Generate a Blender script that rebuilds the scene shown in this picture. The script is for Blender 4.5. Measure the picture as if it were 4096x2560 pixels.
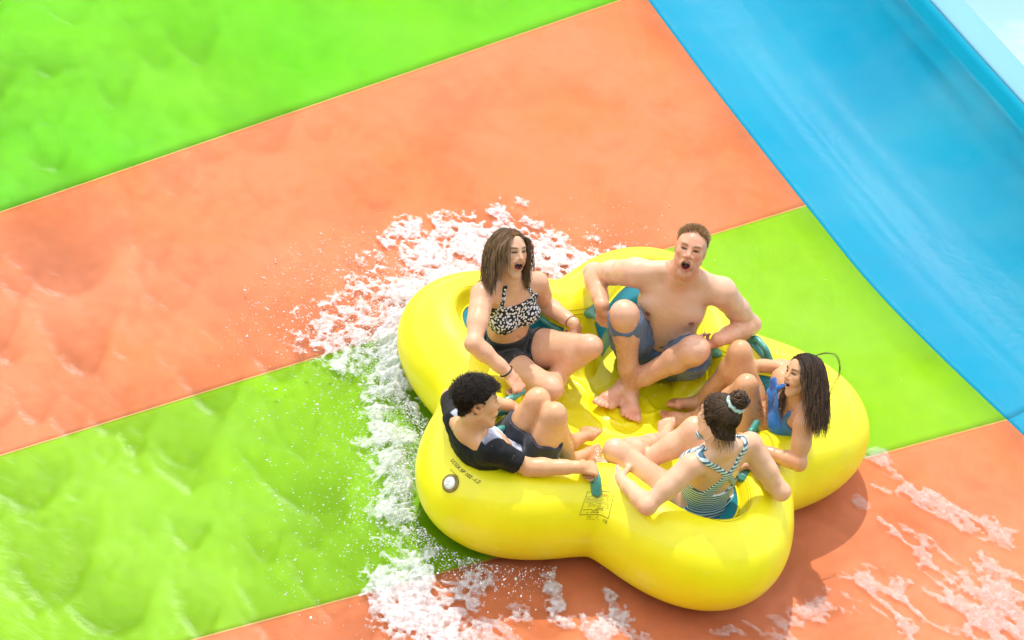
import bpy, math, random
import numpy as np
from mathutils import Matrix, Vector
from math import sin, cos, pi, radians, sqrt, hypot

for o in list(bpy.data.objects): bpy.data.objects.remove(o, do_unlink=True)
scene = bpy.context.scene
COL = scene.collection
rng = np.random.default_rng(7)
random.seed(7)

# ------------------------------------------------------------------ camera, sky, sun, exposure
SLIDE_TILT = radians(41.2); SLIDE_LEAN = radians(13.9)
ORIGIN = Vector((0, 0, 6.0))                       # point of the slide under the middle of the raft
ZS = Vector((cos(SLIDE_TILT)*sin(SLIDE_LEAN), -sin(SLIDE_TILT), cos(SLIDE_TILT)*cos(SLIDE_LEAN)))
XS = Vector((cos(SLIDE_LEAN), 0, -sin(SLIDE_LEAN)))
YS = ZS.cross(XS)
SLIDE = Matrix(((XS.x, YS.x, ZS.x, ORIGIN.x), (XS.y, YS.y, ZS.y, ORIGIN.y), (XS.z, YS.z, ZS.z, ORIGIN.z), (0, 0, 0, 1)))
GRAV = np.array([-XS.z, -YS.z, -ZS.z])             # world down, seen in the slide's own frame

cam = bpy.data.cameras.new('camera'); cam.sensor_width = 36; cam.lens = 36*2700/1024
cam.clip_start = .1; cam.clip_end = 6000
cam_o = bpy.data.objects.new('camera', cam); COL.objects.link(cam_o)
cam_o.location = (-.4933, -12, 6.6267); cam_o.rotation_euler = (radians(90), 0, 0)
scene.camera = cam_o
CAMS = np.array(SLIDE.inverted() @ cam_o.location)

SUN = (SLIDE.to_3x3() @ Vector((-.24, .46, .855))).normalized()
sun = bpy.data.lights.new('sun', 'SUN'); sun.energy = 2.1; sun.angle = radians(.5); sun.color = (1, .96, .9)
sun_o = bpy.data.objects.new('sun', sun); COL.objects.link(sun_o)
sun_o.rotation_euler = SUN.to_track_quat('Z', 'Y').to_euler(); sun_o.location = SUN*40

world = bpy.data.worlds.new('World'); scene.world = world; world.use_nodes = True
nt = world.node_tree; bg = nt.nodes['Background']
sky = nt.nodes.new('ShaderNodeTexSky'); sky.sky_type = 'NISHITA'; sky.sun_disc = False; sky.dust_density = .0; sky.altitude = 3500; sky.ozone_density = 3.5
sky.sun_elevation = math.asin(SUN.z); sky.sun_rotation = math.atan2(SUN.x, SUN.y)
tc = nt.nodes.new('ShaderNodeTexCoord'); mp = nt.nodes.new('ShaderNodeMapping'); mp.inputs['Scale'].default_value = (1, 1, 2.6); mp.inputs['Location'].default_value = (5.48, 2.44, .92)
cl = nt.nodes.new('ShaderNodeTexNoise'); cl.inputs['Scale'].default_value = 4.2; cl.inputs['Detail'].default_value = 7; cl.inputs['Roughness'].default_value = .58
cr = nt.nodes.new('ShaderNodeValToRGB'); cr.color_ramp.elements[0].position = .36; cr.color_ramp.elements[1].position = .62
mx = nt.nodes.new('ShaderNodeMix'); mx.data_type = 'RGBA'; mx.inputs['B'].default_value = (10.5, 10.4, 10.2, 1)
nt.links.new(tc.outputs['Generated'], mp.inputs['Vector']); nt.links.new(mp.outputs[0], cl.inputs['Vector'])
nt.links.new(cl.outputs['Fac'], cr.inputs['Fac']); nt.links.new(cr.outputs['Color'], mx.inputs['Factor'])
nt.links.new(sky.outputs[0], mx.inputs['A']); nt.links.new(mx.outputs['Result'], bg.inputs['Color'])
bg.inputs['Strength'].default_value = .15

scene.view_settings.view_transform = 'Standard'; scene.view_settings.look = 'None'
scene.view_settings.exposure = .72; scene.view_settings.gamma = 1; scene.view_settings.use_curve_mapping = False
scene.cycles.max_bounces = 5; scene.cycles.transparent_max_bounces = 10; scene.cycles.adaptive_threshold = .03
scene.cycles.use_denoising = True

# ------------------------------------------------------------------ helpers
def link(o, parent=None, base=None):
    COL.objects.link(o)
    if parent is not None: o.parent = parent
    else: o.matrix_world = SLIDE @ Matrix.Translation(base if base is not None else (0, 0, 0))
    return o
def mesh_obj(name, V, F, mat=None, parent=None, base=None, smooth=True):
    """V (n,3) in the slide frame, made local to base; F: list of faces or int array (m,k)"""
    V = np.asarray(V, float)
    if base is not None: V = V - np.asarray(base, float)
    m = bpy.data.meshes.new(name)
    if isinstance(F, np.ndarray):
        k = F.shape[1]
        m.vertices.add(len(V)); m.vertices.foreach_set('co', V.astype(np.float32).ravel())
        m.loops.add(F.size); m.loops.foreach_set('vertex_index', F.astype(np.int32).ravel())
        m.polygons.add(len(F)); m.polygons.foreach_set('loop_start', np.arange(0, F.size, k, dtype=np.int32))
        m.update(calc_edges=True); m.validate()
    else: m.from_pydata(V.tolist(), [], [list(f) for f in F])
    if smooth: m.polygons.foreach_set('use_smooth', np.ones(len(m.polygons), bool))
    if mat: m.materials.append(mat)
    o = bpy.data.objects.new(name, m)
    return link(o, parent, None if parent is not None else base)
def tag(o, label=None, cat=None, group=None, kind=None):
    if label: o['label'] = label
    if cat: o['category'] = cat
    if group: o['group'] = group
    if kind: o['kind'] = kind
    return o
def vcol(o, C, name='Col'):
    C = np.asarray(C, np.float32)
    if C.shape[1] == 3: C = np.concatenate([C, np.ones((len(C), 1), np.float32)], 1)
    a = o.data.color_attributes.new(name, 'FLOAT_COLOR', 'POINT'); a.data.foreach_set('color', C.ravel())
def nodes(name):
    m = bpy.data.materials.new(name); m.use_nodes = True
    n = m.node_tree.nodes; return m, n, m.node_tree.links, n['Principled BSDF']
def lin(r, g, b):
    f = lambda c: (c/255/12.92 if c/255 <= .04045 else ((c/255+.055)/1.055)**2.4)
    return (f(r), f(g), f(b), 1)
def paint(name, col, rough=.4, noise=0., scale=8., bump=0., bscale=40., sss=0., coat=0., spec=.5, sheen=0.):
    m, n, l, b = nodes(name)
    b.inputs['Base Color'].default_value = col; b.inputs['Roughness'].default_value = rough
    b.inputs['Specular IOR Level'].default_value = spec; b.inputs['Coat Weight'].default_value = coat; b.inputs['Coat Roughness'].default_value = .08
    b.inputs['Sheen Weight'].default_value = sheen
    if sss: b.inputs['Subsurface Weight'].default_value = sss; b.inputs['Subsurface Radius'].default_value = (.012, .005, .002); b.inputs['Subsurface Scale'].default_value = 1
    t = n.new('ShaderNodeTexCoord')
    if noise:
        x = n.new('ShaderNodeTexNoise'); x.inputs['Scale'].default_value = scale; x.inputs['Detail'].default_value = 5; l.new(t.outputs['Object'], x.inputs['Vector'])
        r = n.new('ShaderNodeMapRange'); r.inputs['From Min'].default_value = .25; r.inputs['From Max'].default_value = .75
        r.inputs['To Min'].default_value = 1-noise; r.inputs['To Max'].default_value = 1+noise*.6; l.new(x.outputs['Fac'], r.inputs['Value'])
        h = n.new('ShaderNodeHueSaturation'); h.inputs['Color'].default_value = col; l.new(r.outputs[0], h.inputs['Value']); l.new(h.outputs[0], b.inputs['Base Color'])
    if bump:
        x = n.new('ShaderNodeTexNoise'); x.inputs['Scale'].default_value = bscale; x.inputs['Detail'].default_value = 6; l.new(t.outputs['Object'], x.inputs['Vector'])
        u = n.new('ShaderNodeBump'); u.inputs['Strength'].default_value = bump; u.inputs['Distance'].default_value = .01
        l.new(x.outputs['Fac'], u.inputs['Height']); l.new(u.outputs[0], b.inputs['Normal'])
    return m
def unit(v): v = np.asarray(v, float); return v/np.linalg.norm(v)
def tube_mesh(paths, radii, sides=6, flat=1.0, cap=True):
    """paths: list of (n,3) arrays, radii: list of (n,) arrays -> V,F of closed tubes"""
    VV, FF, off = [], [], 0
    for P, r in zip(paths, radii):
        P = np.asarray(P, float); n = len(P); r = np.broadcast_to(np.asarray(r, float), (n,))
        T = np.gradient(P, axis=0); T /= np.linalg.norm(T, axis=1)[:, None]+1e-9
        a = np.array([.31, .17, .93]) if abs(T[0]@np.array([.31, .17, .93])) < .9 else np.array([1., 0, 0])
        N = np.cross(T, a); N /= np.linalg.norm(N, axis=1)[:, None]+1e-9; Bn = np.cross(T, N)
        ang = np.arange(sides)*2*pi/sides
        ring = P[:, None]+r[:, None, None]*(np.cos(ang)[None, :, None]*N[:, None]+flat*np.sin(ang)[None, :, None]*Bn[:, None])
        VV.append(ring.reshape(-1, 3))
        for i in range(n-1):
            for j in range(sides):
                FF.append((off+i*sides+j, off+i*sides+(j+1) % sides, off+(i+1)*sides+(j+1) % sides, off+(i+1)*sides+j))
        if cap: FF.append(tuple(off+j for j in range(sides))[::-1]); FF.append(tuple(off+(n-1)*sides+j for j in range(sides)))
        off += n*sides
    return np.concatenate(VV), FF
def spline(pts, n=24):
    P = np.asarray(pts, float); m = len(P)
    if m == 2: return P[0]+(P[1]-P[0])*np.linspace(0, 1, n)[:, None]
    Q = np.concatenate([[2*P[0]-P[1]], P, [2*P[-1]-P[-2]]])
    t = np.linspace(0, m-1-1e-6, n); i = t.astype(int); f = (t-i)[:, None]
    a, b, c, d = Q[i], Q[i+1], Q[i+2], Q[i+3]
    return .5*(2*b+(c-a)*f+(2*a-5*b+4*c-d)*f**2+(3*b-a-3*c+d)*f**3)

# ------------------------------------------------------------------ signed distance modelling (bodies and garments become one continuous skin)
def smin(a, b, k):
    h = np.maximum(k-np.abs(a-b), 0)/k
    return np.minimum(a, b)-h*h*k*.25
LAT = np.random.default_rng(99).uniform(-1, 1, 64*64*64).astype(np.float32)      # periodic random lattice
def vnoise(P, s, seed=0):
    """smooth value noise in -1..1, P (...,3)"""
    Q = [np.asarray(P[..., i]*s+seed*7.31+i*3.7, np.float32) for i in range(3)]; I = [np.floor(q) for q in Q]; f = [q-i for q, i in zip(Q, I)]; f = [t*t*(3-2*t) for t in f]
    A = [(i.astype(np.int32) & 63) for i in I]; B = [(a+1) & 63 for a in A]; r = 0
    x0, x1 = A[0] << 12, B[0] << 12; y0, y1 = A[1] << 6, B[1] << 6
    def row(z): a = LAT[x0+y0+z]; b = LAT[x1+y0+z]; c = LAT[x0+y1+z]; d = LAT[x1+y1+z]; a = a+(b-a)*f[0]; c = c+(d-c)*f[0]; return a+(c-a)*f[1]
    p = row(A[2])
    if np.ndim(f[2]) == 0 or not np.any(f[2]): return p
    return p+(row(B[2])-p)*f[2]
class Field:
    def __init__(s, lo, hi, h=.004):
        s.h = h; s.lo = np.asarray(lo, float)
        s.n = np.ceil((np.asarray(hi)-s.lo)/h).astype(int)+1
        s.ax = [(s.lo[i]+h*np.arange(s.n[i])).astype(np.float32) for i in range(3)]
        s.D = np.full(s.n, 1., np.float32); s.used = None
    def like(s): f = Field.__new__(Field); f.h, f.lo, f.n, f.ax = s.h, s.lo, s.n, s.ax; f.D = np.full(s.n, 1., np.float32); f.used = None; return f
    def box(s, lo, hi):
        a = np.clip(np.floor((np.asarray(lo)-s.lo)/s.h).astype(int), 0, s.n-1); b = np.clip(np.ceil((np.asarray(hi)-s.lo)/s.h).astype(int)+1, 1, s.n)
        return tuple(slice(a[i], max(b[i], a[i]+1)) for i in range(3))
    def xyz(s, sl): return s.ax[0][sl[0]][:, None, None], s.ax[1][sl[1]][None, :, None], s.ax[2][sl[2]][None, None, :]
    def put(s, sl, d, k):
        a = np.array([q.start for q in sl]); b = np.array([q.stop for q in sl]); s.used = (a, b) if s.used is None else (np.minimum(a, s.used[0]), np.maximum(b, s.used[1]))
        s.D[sl] = smin(s.D[sl], d.astype(np.float32), k) if k > 0 else np.minimum(s.D[sl], d)
    def cone(s, a, ra, b, rb, k=.02):
        a = np.asarray(a, float); b = np.asarray(b, float); m = max(ra, rb)+k+3*s.h
        sl = s.box(np.minimum(a, b)-m, np.maximum(a, b)+m); x, y, z = s.xyz(sl); v = b-a; L2 = v@v+1e-12
        px, py, pz = x-a[0], y-a[1], z-a[2]
        t = np.clip((px*v[0]+py*v[1]+pz*v[2])/L2, 0, 1)
        s.put(sl, np.sqrt((px-t*v[0])**2+(py-t*v[1])**2+(pz-t*v[2])**2)-(ra+(rb-ra)*t), k)
    def chain(s, pts, rad, k=.02):
        for i in range(len(pts)-1): s.cone(pts[i], rad[i], pts[i+1], rad[i+1], k)
    def ball(s, c, r, k=.02): s.cone(c, r, np.asarray(c)+1e-4, r, k)
    def _ell(s, c, A, r, m):
        c = np.asarray(c, float); r = np.asarray(r, float); e = np.abs(np.asarray(A).T)@r+m
        sl = s.box(c-e, c+e); x, y, z = s.xyz(sl); px, py, pz = x-c[0], y-c[1], z-c[2]
        k0 = k1 = 0
        for i in range(3):
            q = px*A[i][0]+py*A[i][1]+pz*A[i][2]; k0 = k0+(q/r[i])**2; k1 = k1+(q/r[i]**2)**2
        k0 = np.sqrt(k0); return sl, k0*(k0-1)/(np.sqrt(k1)+1e-6)
    def ell(s, c, A, r, k=.02): sl, d = s._ell(c, A, r, k+3*s.h); s.put(sl, d, k)
    def cut(s, c, A, r, k=.006):
        sl, d = s._ell(c, A, r, k+3*s.h); s.D[sl] = -smin(-s.D[sl], d.astype(np.float32), k)
    def add(s, o, k=.02):
        sl = tuple(slice(a, b) for a, b in zip(*o.used)); s.put(sl, o.D[sl], k)
    def sample(s, P):
        q = (np.asarray(P)-s.lo)/s.h; q = np.clip(q, 0, s.n-1.001); i = q.astype(int); f = q-i; r = 0
        for a in (0, 1):
            for b in (0, 1):
                for c in (0, 1):
                    w = (f[:, 0] if a else 1-f[:, 0])*(f[:, 1] if b else 1-f[:, 1])*(f[:, 2] if c else 1-f[:, 2])
                    r = r+w*s.D[i[:, 0]+a, i[:, 1]+b, i[:, 2]+c]
        return r
    def grad(s, P):
        e = s.h; g = np.stack([s.sample(P+np.eye(3)[i]*e)-s.sample(P-np.eye(3)[i]*e) for i in range(3)], 1)
        return g/(np.linalg.norm(g, axis=1)[:, None]+1e-9)
def surface_nets(D, lo, h):
    S = D < 0; nx, ny, nz = D.shape
    act = np.zeros((nx-1, ny-1, nz-1), np.int8)
    for a in (0, 1):
        for b in (0, 1):
            for c in (0, 1): act += S[a:nx-1+a, b:ny-1+b, c:nz-1+c]
    cells = np.argwhere((act > 0) & (act < 8)); idx = np.full(act.shape, -1, np.int32); idx[tuple(cells.T)] = np.arange(len(cells))
    corner = {(a, b, c): D[cells[:, 0]+a, cells[:, 1]+b, cells[:, 2]+c] for a in (0, 1) for b in (0, 1) for c in (0, 1)}
    acc = np.zeros((len(cells), 3)); cnt = np.zeros(len(cells))
    ks = list(corner)
    for i, p in enumerate(ks):
        for q in ks[i+1:]:
            if sum(abs(p[j]-q[j]) for j in range(3)) != 1: continue
            d0, d1 = corner[p], corner[q]; m = (d0 < 0) != (d1 < 0); t = np.where(m, d0/(d0-d1+1e-12*(d0 == d1)), 0)
            for j in range(3): acc[:, j] += np.where(m, p[j]+t*(q[j]-p[j]), 0)
            cnt += m
    V = lo+h*(cells+acc/cnt[:, None])
    Q = []
    for ax in range(3):
        o1, o2 = [(1, 2), (2, 0), (0, 1)][ax]
        sl0 = [slice(None)]*3; sl1 = [slice(None)]*3; sl0[ax] = slice(0, -1); sl1[ax] = slice(1, None)
        s0, s1 = S[tuple(sl0)], S[tuple(sl1)]
        e = np.argwhere(s0 != s1); e = e[(e[:, o1] > 0) & (e[:, o2] > 0) & (e[:, o1] < D.shape[o1]-1) & (e[:, o2] < D.shape[o2]-1)]
        def g(d1, d2):
            c = e.copy(); c[:, o1] -= d1; c[:, o2] -= d2; return idx[c[:, 0], c[:, 1], c[:, 2]]
        q = np.stack([g(1, 1), g(0, 1), g(0, 0), g(1, 0)], 1); fl = ~s0[tuple(e.T)]
        q[fl] = q[fl][:, ::-1]; Q.append(q)
    Q = np.concatenate(Q); return V, Q[(Q >= 0).all(1)]
def field_obj(name, f, mat, parent=None, base=None, D=None, relax=1):
    D = f.D if D is None else D
    w = np.argwhere(D < .012); lo = np.maximum(w.min(0)-2, 0); hi = np.minimum(w.max(0)+3, f.n)
    V, Q = surface_nets(D[lo[0]:hi[0], lo[1]:hi[1], lo[2]:hi[2]], f.lo+lo*f.h, f.h)
    for _ in range(relax):                                    # light Laplacian relax takes out the grid steps
        A = np.zeros_like(V); n = np.zeros(len(V))
        for a, b in ((0, 1), (1, 2), (2, 3), (3, 0)):
            np.add.at(A, Q[:, a], V[Q[:, b]]); np.add.at(A, Q[:, b], V[Q[:, a]]); np.add.at(n, Q[:, a], 1); np.add.at(n, Q[:, b], 1)
        V = V*.45+.55*A/np.maximum(n, 1)[:, None]
    o = mesh_obj(name, V, Q, mat, parent, base) if parent is None else mesh_obj(name, V-np.asarray(base), Q, mat, parent)
    return o, V

# ------------------------------------------------------------------ raft (five-lobed tube, slide frame, centre at the origin)
TUBE_A = .2218; FLOOR_Z = .15
RAFT_M = np.array(Matrix.Translation((-.0443, .0365, 0)) @ Matrix.Rotation(-.0471, 4, 'X') @ Matrix.Rotation(-.0082, 4, 'Y') @ Matrix.Rotation(-.0402, 4, 'Z'))   # raft frame -> slide frame
RAFT_I = np.linalg.inv(RAFT_M)
def to_raft(p): return RAFT_I[:3, :3] @ np.asarray(p, float)+RAFT_I[:3, 3]
def lobe_w(th): return (1+np.cos(5*(th-pi/2)))/2
def r_out(th): return .834+.286*lobe_w(th)**.72
def r_in(th): return .50+.375*lobe_w(th)**1.3
def rim_z(th): return .335+.06*lobe_w(th)**.5
def raft_profile(th):
    """(r, z) polyline from the bottom round the outside over the crest to the rim, then wall foot"""
    ro, ri, zr = r_out(th), r_in(th), rim_z(th); rc = ro-TUBE_A; ph = np.linspace(-pi/2, pi/2, 30)
    out = [(rc+TUBE_A*cos(p), TUBE_A+TUBE_A*sin(p)) for p in ph]
    for t in np.linspace(0, 1, 13)[1:]: out.append((rc+(ri-rc)*t, 2*TUBE_A-(2*TUBE_A-zr)*t**2.2))
    w = lobe_w(th); rb = ri-(.17-.10*w)
    lip = [(ri-.010, zr-.012), (ri-.016, zr-.032)]
    wall = []
    for t in np.linspace(0, 1, 12)[1:]:                       # at the lobes a sloping backrest shelf first, then down to the floor
        old = (ri-.016+(rb-ri+.016)*t, zr-.032+(FLOOR_Z-zr+.032)*(1-(1-t)**(1.15+.5*(1-w))))
        b_ = (ri-.095, zr-.075); c_ = (ri-.150, FLOOR_Z); a_ = (ri-.016, zr-.032); k = t/.45 if t < .45 else (t-.45)/.55; p, q = (a_, b_) if t < .45 else (b_, c_); k = k if t < .45 else k**.8
        new = (p[0]+(q[0]-p[0])*k, p[1]+(q[1]-p[1])*k); f = w**.6; wall.append((old[0]*(1-f)+new[0]*f, old[1]*(1-f)+new[1]*f))
    return out, lip, wall
def raft_top(r, th):
    o, _, _ = raft_profile(th); o = o[29:]; return float(np.interp(-r, [-q[0] for q in o], [q[1] for q in o]))
def on_tube(th, s):
    """point and normal on the tube, s in metres along the profile from the crest outwards (+) or inwards (-)"""
    o, lip, wall = raft_profile(th); P = np.array(o[::-1]+[]); i0 = len(o)-30
    seg = np.r_[0, np.cumsum(np.linalg.norm(np.diff(P, axis=0), axis=1))]; q = np.clip(s+seg[i0], 0, seg[-1])
    r, z = np.interp(q, seg, P[:, 0]), np.interp(q, seg, P[:, 1]); e = .004
    r2, z2 = np.interp(min(q+e, seg[-1]), seg, P[:, 0]), np.interp(min(q+e, seg[-1]), seg, P[:, 1]); n = np.array([-(z2-z), r2-r]); n /= np.linalg.norm(n)+1e-9
    return np.array([r*cos(th), r*sin(th), z]), np.array([n[0]*cos(th), n[0]*sin(th), n[1]])
def vinyl(name, col, rough=.42, trans=.0):
    m, n, l, b = nodes(name)
    b.inputs['Base Color'].default_value = col; b.inputs['Roughness'].default_value = rough; b.inputs['Specular IOR Level'].default_value = .5
    b.inputs['Coat Weight'].default_value = .25; b.inputs['Coat Roughness'].default_value = .06
    b.inputs['Subsurface Weight'].default_value = .0; b.inputs['Subsurface Radius'].default_value = (.06, .045, .01); b.inputs['Subsurface Scale'].default_value = 1
    t = n.new('ShaderNodeTexCoord'); x = n.new('ShaderNodeTexNoise'); x.inputs['Scale'].default_value = 5; x.inputs['Detail'].default_value = 5; l.new(t.outputs['Object'], x.inputs['Vector'])
    r = n.new('ShaderNodeMapRange'); r.inputs['From Min'].default_value = .3; r.inputs['From Max'].default_value = .7; r.inputs['To Min'].default_value = rough*.75; r.inputs['To Max'].default_value = rough*1.4
    l.new(x.outputs['Fac'], r.inputs['Value']); l.new(r.outputs[0], b.inputs['Roughness'])
    h = n.new('ShaderNodeHueSaturation'); h.inputs['Color'].default_value = col; q = n.new('ShaderNodeMapRange'); q.inputs['From Min'].default_value = .3; q.inputs['From Max'].default_value = .7
    q.inputs['To Min'].default_value = .93; q.inputs['To Max'].default_value = 1.04; l.new(x.outputs['Fac'], q.inputs['Value']); l.new(q.outputs[0], h.inputs['Value']); l.new(h.outputs[0], b.inputs['Base Color'])
    y = n.new('ShaderNodeTexNoise'); y.inputs['Scale'].default_value = 9; y.inputs['Detail'].default_value = 3; l.new(t.outputs['Object'], y.inputs['Vector'])
    u = n.new('ShaderNodeBump'); u.inputs['Strength'].default_value = .12; u.inputs['Distance'].default_value = .012; l.new(y.outputs['Fac'], u.inputs['Height']); l.new(u.outputs[0], b.inputs['Normal'])
    return m
YELLOW = vinyl('yellow_vinyl', (.90, .80, .0, 1)); TEAL = vinyl('teal_vinyl', (.0, .24, .32, 1), .35); GRIP = vinyl('handle_rubber', (.06, .28, .22, 1), .35)
SEAM = paint('weld_line', (.50, .36, .0, 1), .5)
INK = paint('black_print', (.015, .015, .012, 1), .5); REDINK = paint('red_print', (.5, .06, .02, 1), .5)
raft = bpy.data.objects.new('inflatable_raft', None); raft.empty_display_size = .3; link(raft); raft.matrix_world = SLIDE @ Matrix(RAFT_M.tolist())
tag(raft, 'big yellow five-lobed inflatable raft with teal cockpits carrying all riders', 'raft')
def ring_mesh(name, cols, mat, closed_in=False):
    n = len(cols); m = len(cols[0]); V = np.array(cols).reshape(-1, 3); I = np.arange(n*m).reshape(n, m); J = np.roll(I, -1, 0)
    Q = np.stack([I[:, :-1], J[:, :-1], J[:, 1:], I[:, 1:]], -1).reshape(-1, 4); return mesh_obj(name, V, Q, mat, raft)
NT = 400; TH = np.arange(NT)*2*pi/NT+pi/2
xyz = lambda th, rz: [(r*cos(th), r*sin(th), z) for r, z in rz]
prof = [raft_profile(t) for t in TH]
ring_mesh('tube', [xyz(t, [(.12, .02)]+[(p[0][0][0]*.5+.06, .004)]+p[0]+p[1]) for t, p in zip(TH, prof)], YELLOW)
def floor_z(x, y):
    z = FLOOR_Z+.012*math.exp(-((x*x+y*y)/.16))
    for cx, cy, R in ((-.02, .10, .085), (-.02, .10, .15), (-.30, .12, .12), (.16, .27, .10), (-.25, -.22, .11), (.22, -.18, .12), (.0, .30, .2), (-.42, .05, .14), (-.05, -.3, .13)):
        d = hypot(x-cx, y-cy)-R; z += .006*math.exp(-(d/.011)**2)
    a = math.atan2(y, x); z += .010*cos(5*(a-pi/2))*min(1, hypot(x, y)/.4)*math.exp(-((hypot(x, y)-.33)/.12)**2)
    return z
cols = []
for t, p in zip(TH, prof):
    w = xyz(t, p[1][-1:]+p[2]); rb = p[2][-1][0]
    for s in np.linspace(1, .0, 36)[1:]: r = max(rb*s, .002); w.append((r*cos(t), r*sin(t), FLOOR_Z+(floor_z(r*cos(t), r*sin(t))-FLOOR_Z)*min(1, (1-s)/.12)))
    cols.append(w)
ring_mesh('floor', cols, YELLOW)
for k in range(5):                                          # teal backrest lining in each cockpit
    c0 = pi/2+k*2*pi/5; rows = []
    for u in np.linspace(-1, 1, 61):
        row = []
        for j in range(12):
            t = j/11; th = c0+u*radians(27-7*t); _, lip, wall = raft_profile(th); pts = [lip[-1]]+wall; r, z = pts[j]
            edge = .003+.004*(1-abs(u)**8); row.append(((r-edge)*cos(th), (r-edge)*sin(th), z+.002))
        rows.append(row)
    V = np.array(rows).reshape(-1, 3); I = np.arange(61*12).reshape(61, 12); Q = np.stack([I[:-1, :-1], I[1:, :-1], I[1:, 1:], I[:-1, 1:]], -1).reshape(-1, 4)
    mesh_obj('backrest', V, Q, TEAL, raft)
    P = np.array([rows[i][0] for i in range(61)]); P[:, 2] += .004; n_, r_ = tube_mesh([P], [np.full(61, .005)], 6); mesh_obj('piping', n_, r_, YELLOW, raft)
for off_ in (.022, .034):                                   # stitched weld lines round the cockpits
    V = []
    for t in TH:
        for q in (-.0012, .0012): r = r_in(t)+off_+q; V.append((r*cos(t), r*sin(t), raft_top(r, t)+.0016))
    V = np.array(V); I = np.arange(NT*2).reshape(NT, 2); J_ = np.roll(I, -1, 0); mesh_obj('weld_seam', V, np.stack([I[:, 0], J_[:, 0], J_[:, 1], I[:, 1]], -1), SEAM, raft)
def surf_patch(th0, s0, fn, n=24, lift=.004):
    """closed disc with thickness laid on the tube: fn(angle)->(du, dv) metres along / across"""
    ring = []
    for k in range(3):
        q = (1, .55, 0)[k]
        for a in np.arange(n)*2*pi/n:
            du, dv = fn(a); r0 = np.linalg.norm(on_tube(th0, s0)[0][:2]); P, N = on_tube(th0+du*q/r0, s0+dv*q); ring.append(P+N*(lift if k else lift*.1))
    V = np.array(ring); F = [(k*n+i, k*n+(i+1) % n, (k+1)*n+(i+1) % n, (k+1)*n+i) for k in range(2) for i in range(n)]
    return V, F
def raft_height(x, y):
    r, th = hypot(x, y), math.atan2(y, x); o, lip, wall = raft_profile(th); p = o[29:]+lip+wall
    return float(np.interp(-r, [-q[0] for q in p], [q[1] for q in p])) if r < p[0][0] else float(np.interp(r, [q[0] for q in o[29:13:-1]], [q[1] for q in o[29:13:-1]]))
def handle(c, bar, out=.058):
    """loop handle: straight grip bar through c along bar, a moulded foot at each end on the tube"""
    c = np.asarray(c, float); bar = unit(bar); foot = []
    for sg in (-1, 1):
        q = c+bar*sg*out; th_ = math.atan2(q[1], q[0]); k_ = max(1., (r_in(th_)+.025)/hypot(q[0], q[1])); q = q*[k_, k_, 1]; foot.append(np.array([q[0], q[1], raft_height(q[0], q[1])]))
    g = Field(np.minimum(c, np.minimum(*foot))-.12, np.maximum(c, np.maximum(*foot))+.12, .0045)
    path = spline([foot[0]-[0, 0, .012], foot[0]*.55+(c-bar*.046)*.45, c-bar*.034, c, c+bar*.034, foot[1]*.55+(c+bar*.046)*.45, foot[1]-[0, 0, .012]], 25)
    rad = np.interp(np.linspace(0, 1, 25), [0, .14, .32, .5, .68, .86, 1], [.020, .013, .0090, .0085, .0090, .013, .020])
    for i in range(24): g.cone(path[i], rad[i], path[i+1], rad[i+1], .014)
    for t in np.linspace(0, 1, 7):
        q = foot[0]+(foot[1]-foot[0])*t; th_ = math.atan2(q[1], q[0]); k_ = max(1., (r_in(th_)+.025)/hypot(q[0], q[1])); q = q*[k_, k_, 1]; z = raft_height(q[0], q[1]); g.ell((q[0], q[1], z-.002), np.eye(3), (.024, .024, .005), .010)
    o, V = field_obj('handle', g, GRIP, raft, (0, 0, 0)); return o

# ------------------------------------------------------------------ slide (painted panels) and the ground far below
def panel_mat(name, col, var):
    m, n, l, b = nodes(name); t = n.new('ShaderNodeTexCoord')
    x = n.new('ShaderNodeTexNoise'); x.inputs['Scale'].default_value = .9; x.inputs['Detail'].default_value = 8; x.inputs['Roughness'].default_value = .6; l.new(t.outputs['Object'], x.inputs['Vector'])
    c = n.new('ShaderNodeValToRGB'); c.color_ramp.elements[0].position = .3; c.color_ramp.elements[1].position = .72; c.color_ramp.elements[0].color = col; c.color_ramp.elements[1].color = var
    l.new(x.outputs['Fac'], c.inputs['Fac']); l.new(c.outputs[0], b.inputs['Base Color'])
    b.inputs['Roughness'].default_value = .55; b.inputs['Specular IOR Level'].default_value = .08
    return m
GREEN = panel_mat('lime_gelcoat', (.19, .42, .0, 1), (.24, .45, .0, 1)); GREEN_TOP = panel_mat('grass_green_gelcoat', (.095, .43, .0, 1), (.15, .45, .0, 1)); ORANGE = panel_mat('orange_gelcoat', (.60, .160, .042, 1), (.62, .215, .105, 1)); BLUE = panel_mat('blue_gelcoat', (.0, .23, .38, 1), (.0, .28, .41, 1))
RIM = panel_mat('pale_blue_rim', (.16, .36, .50, 1), (.19, .40, .52, 1))
CAULK = paint('joint_sealant', (.55, .30, .05, 1), .5)
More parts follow.
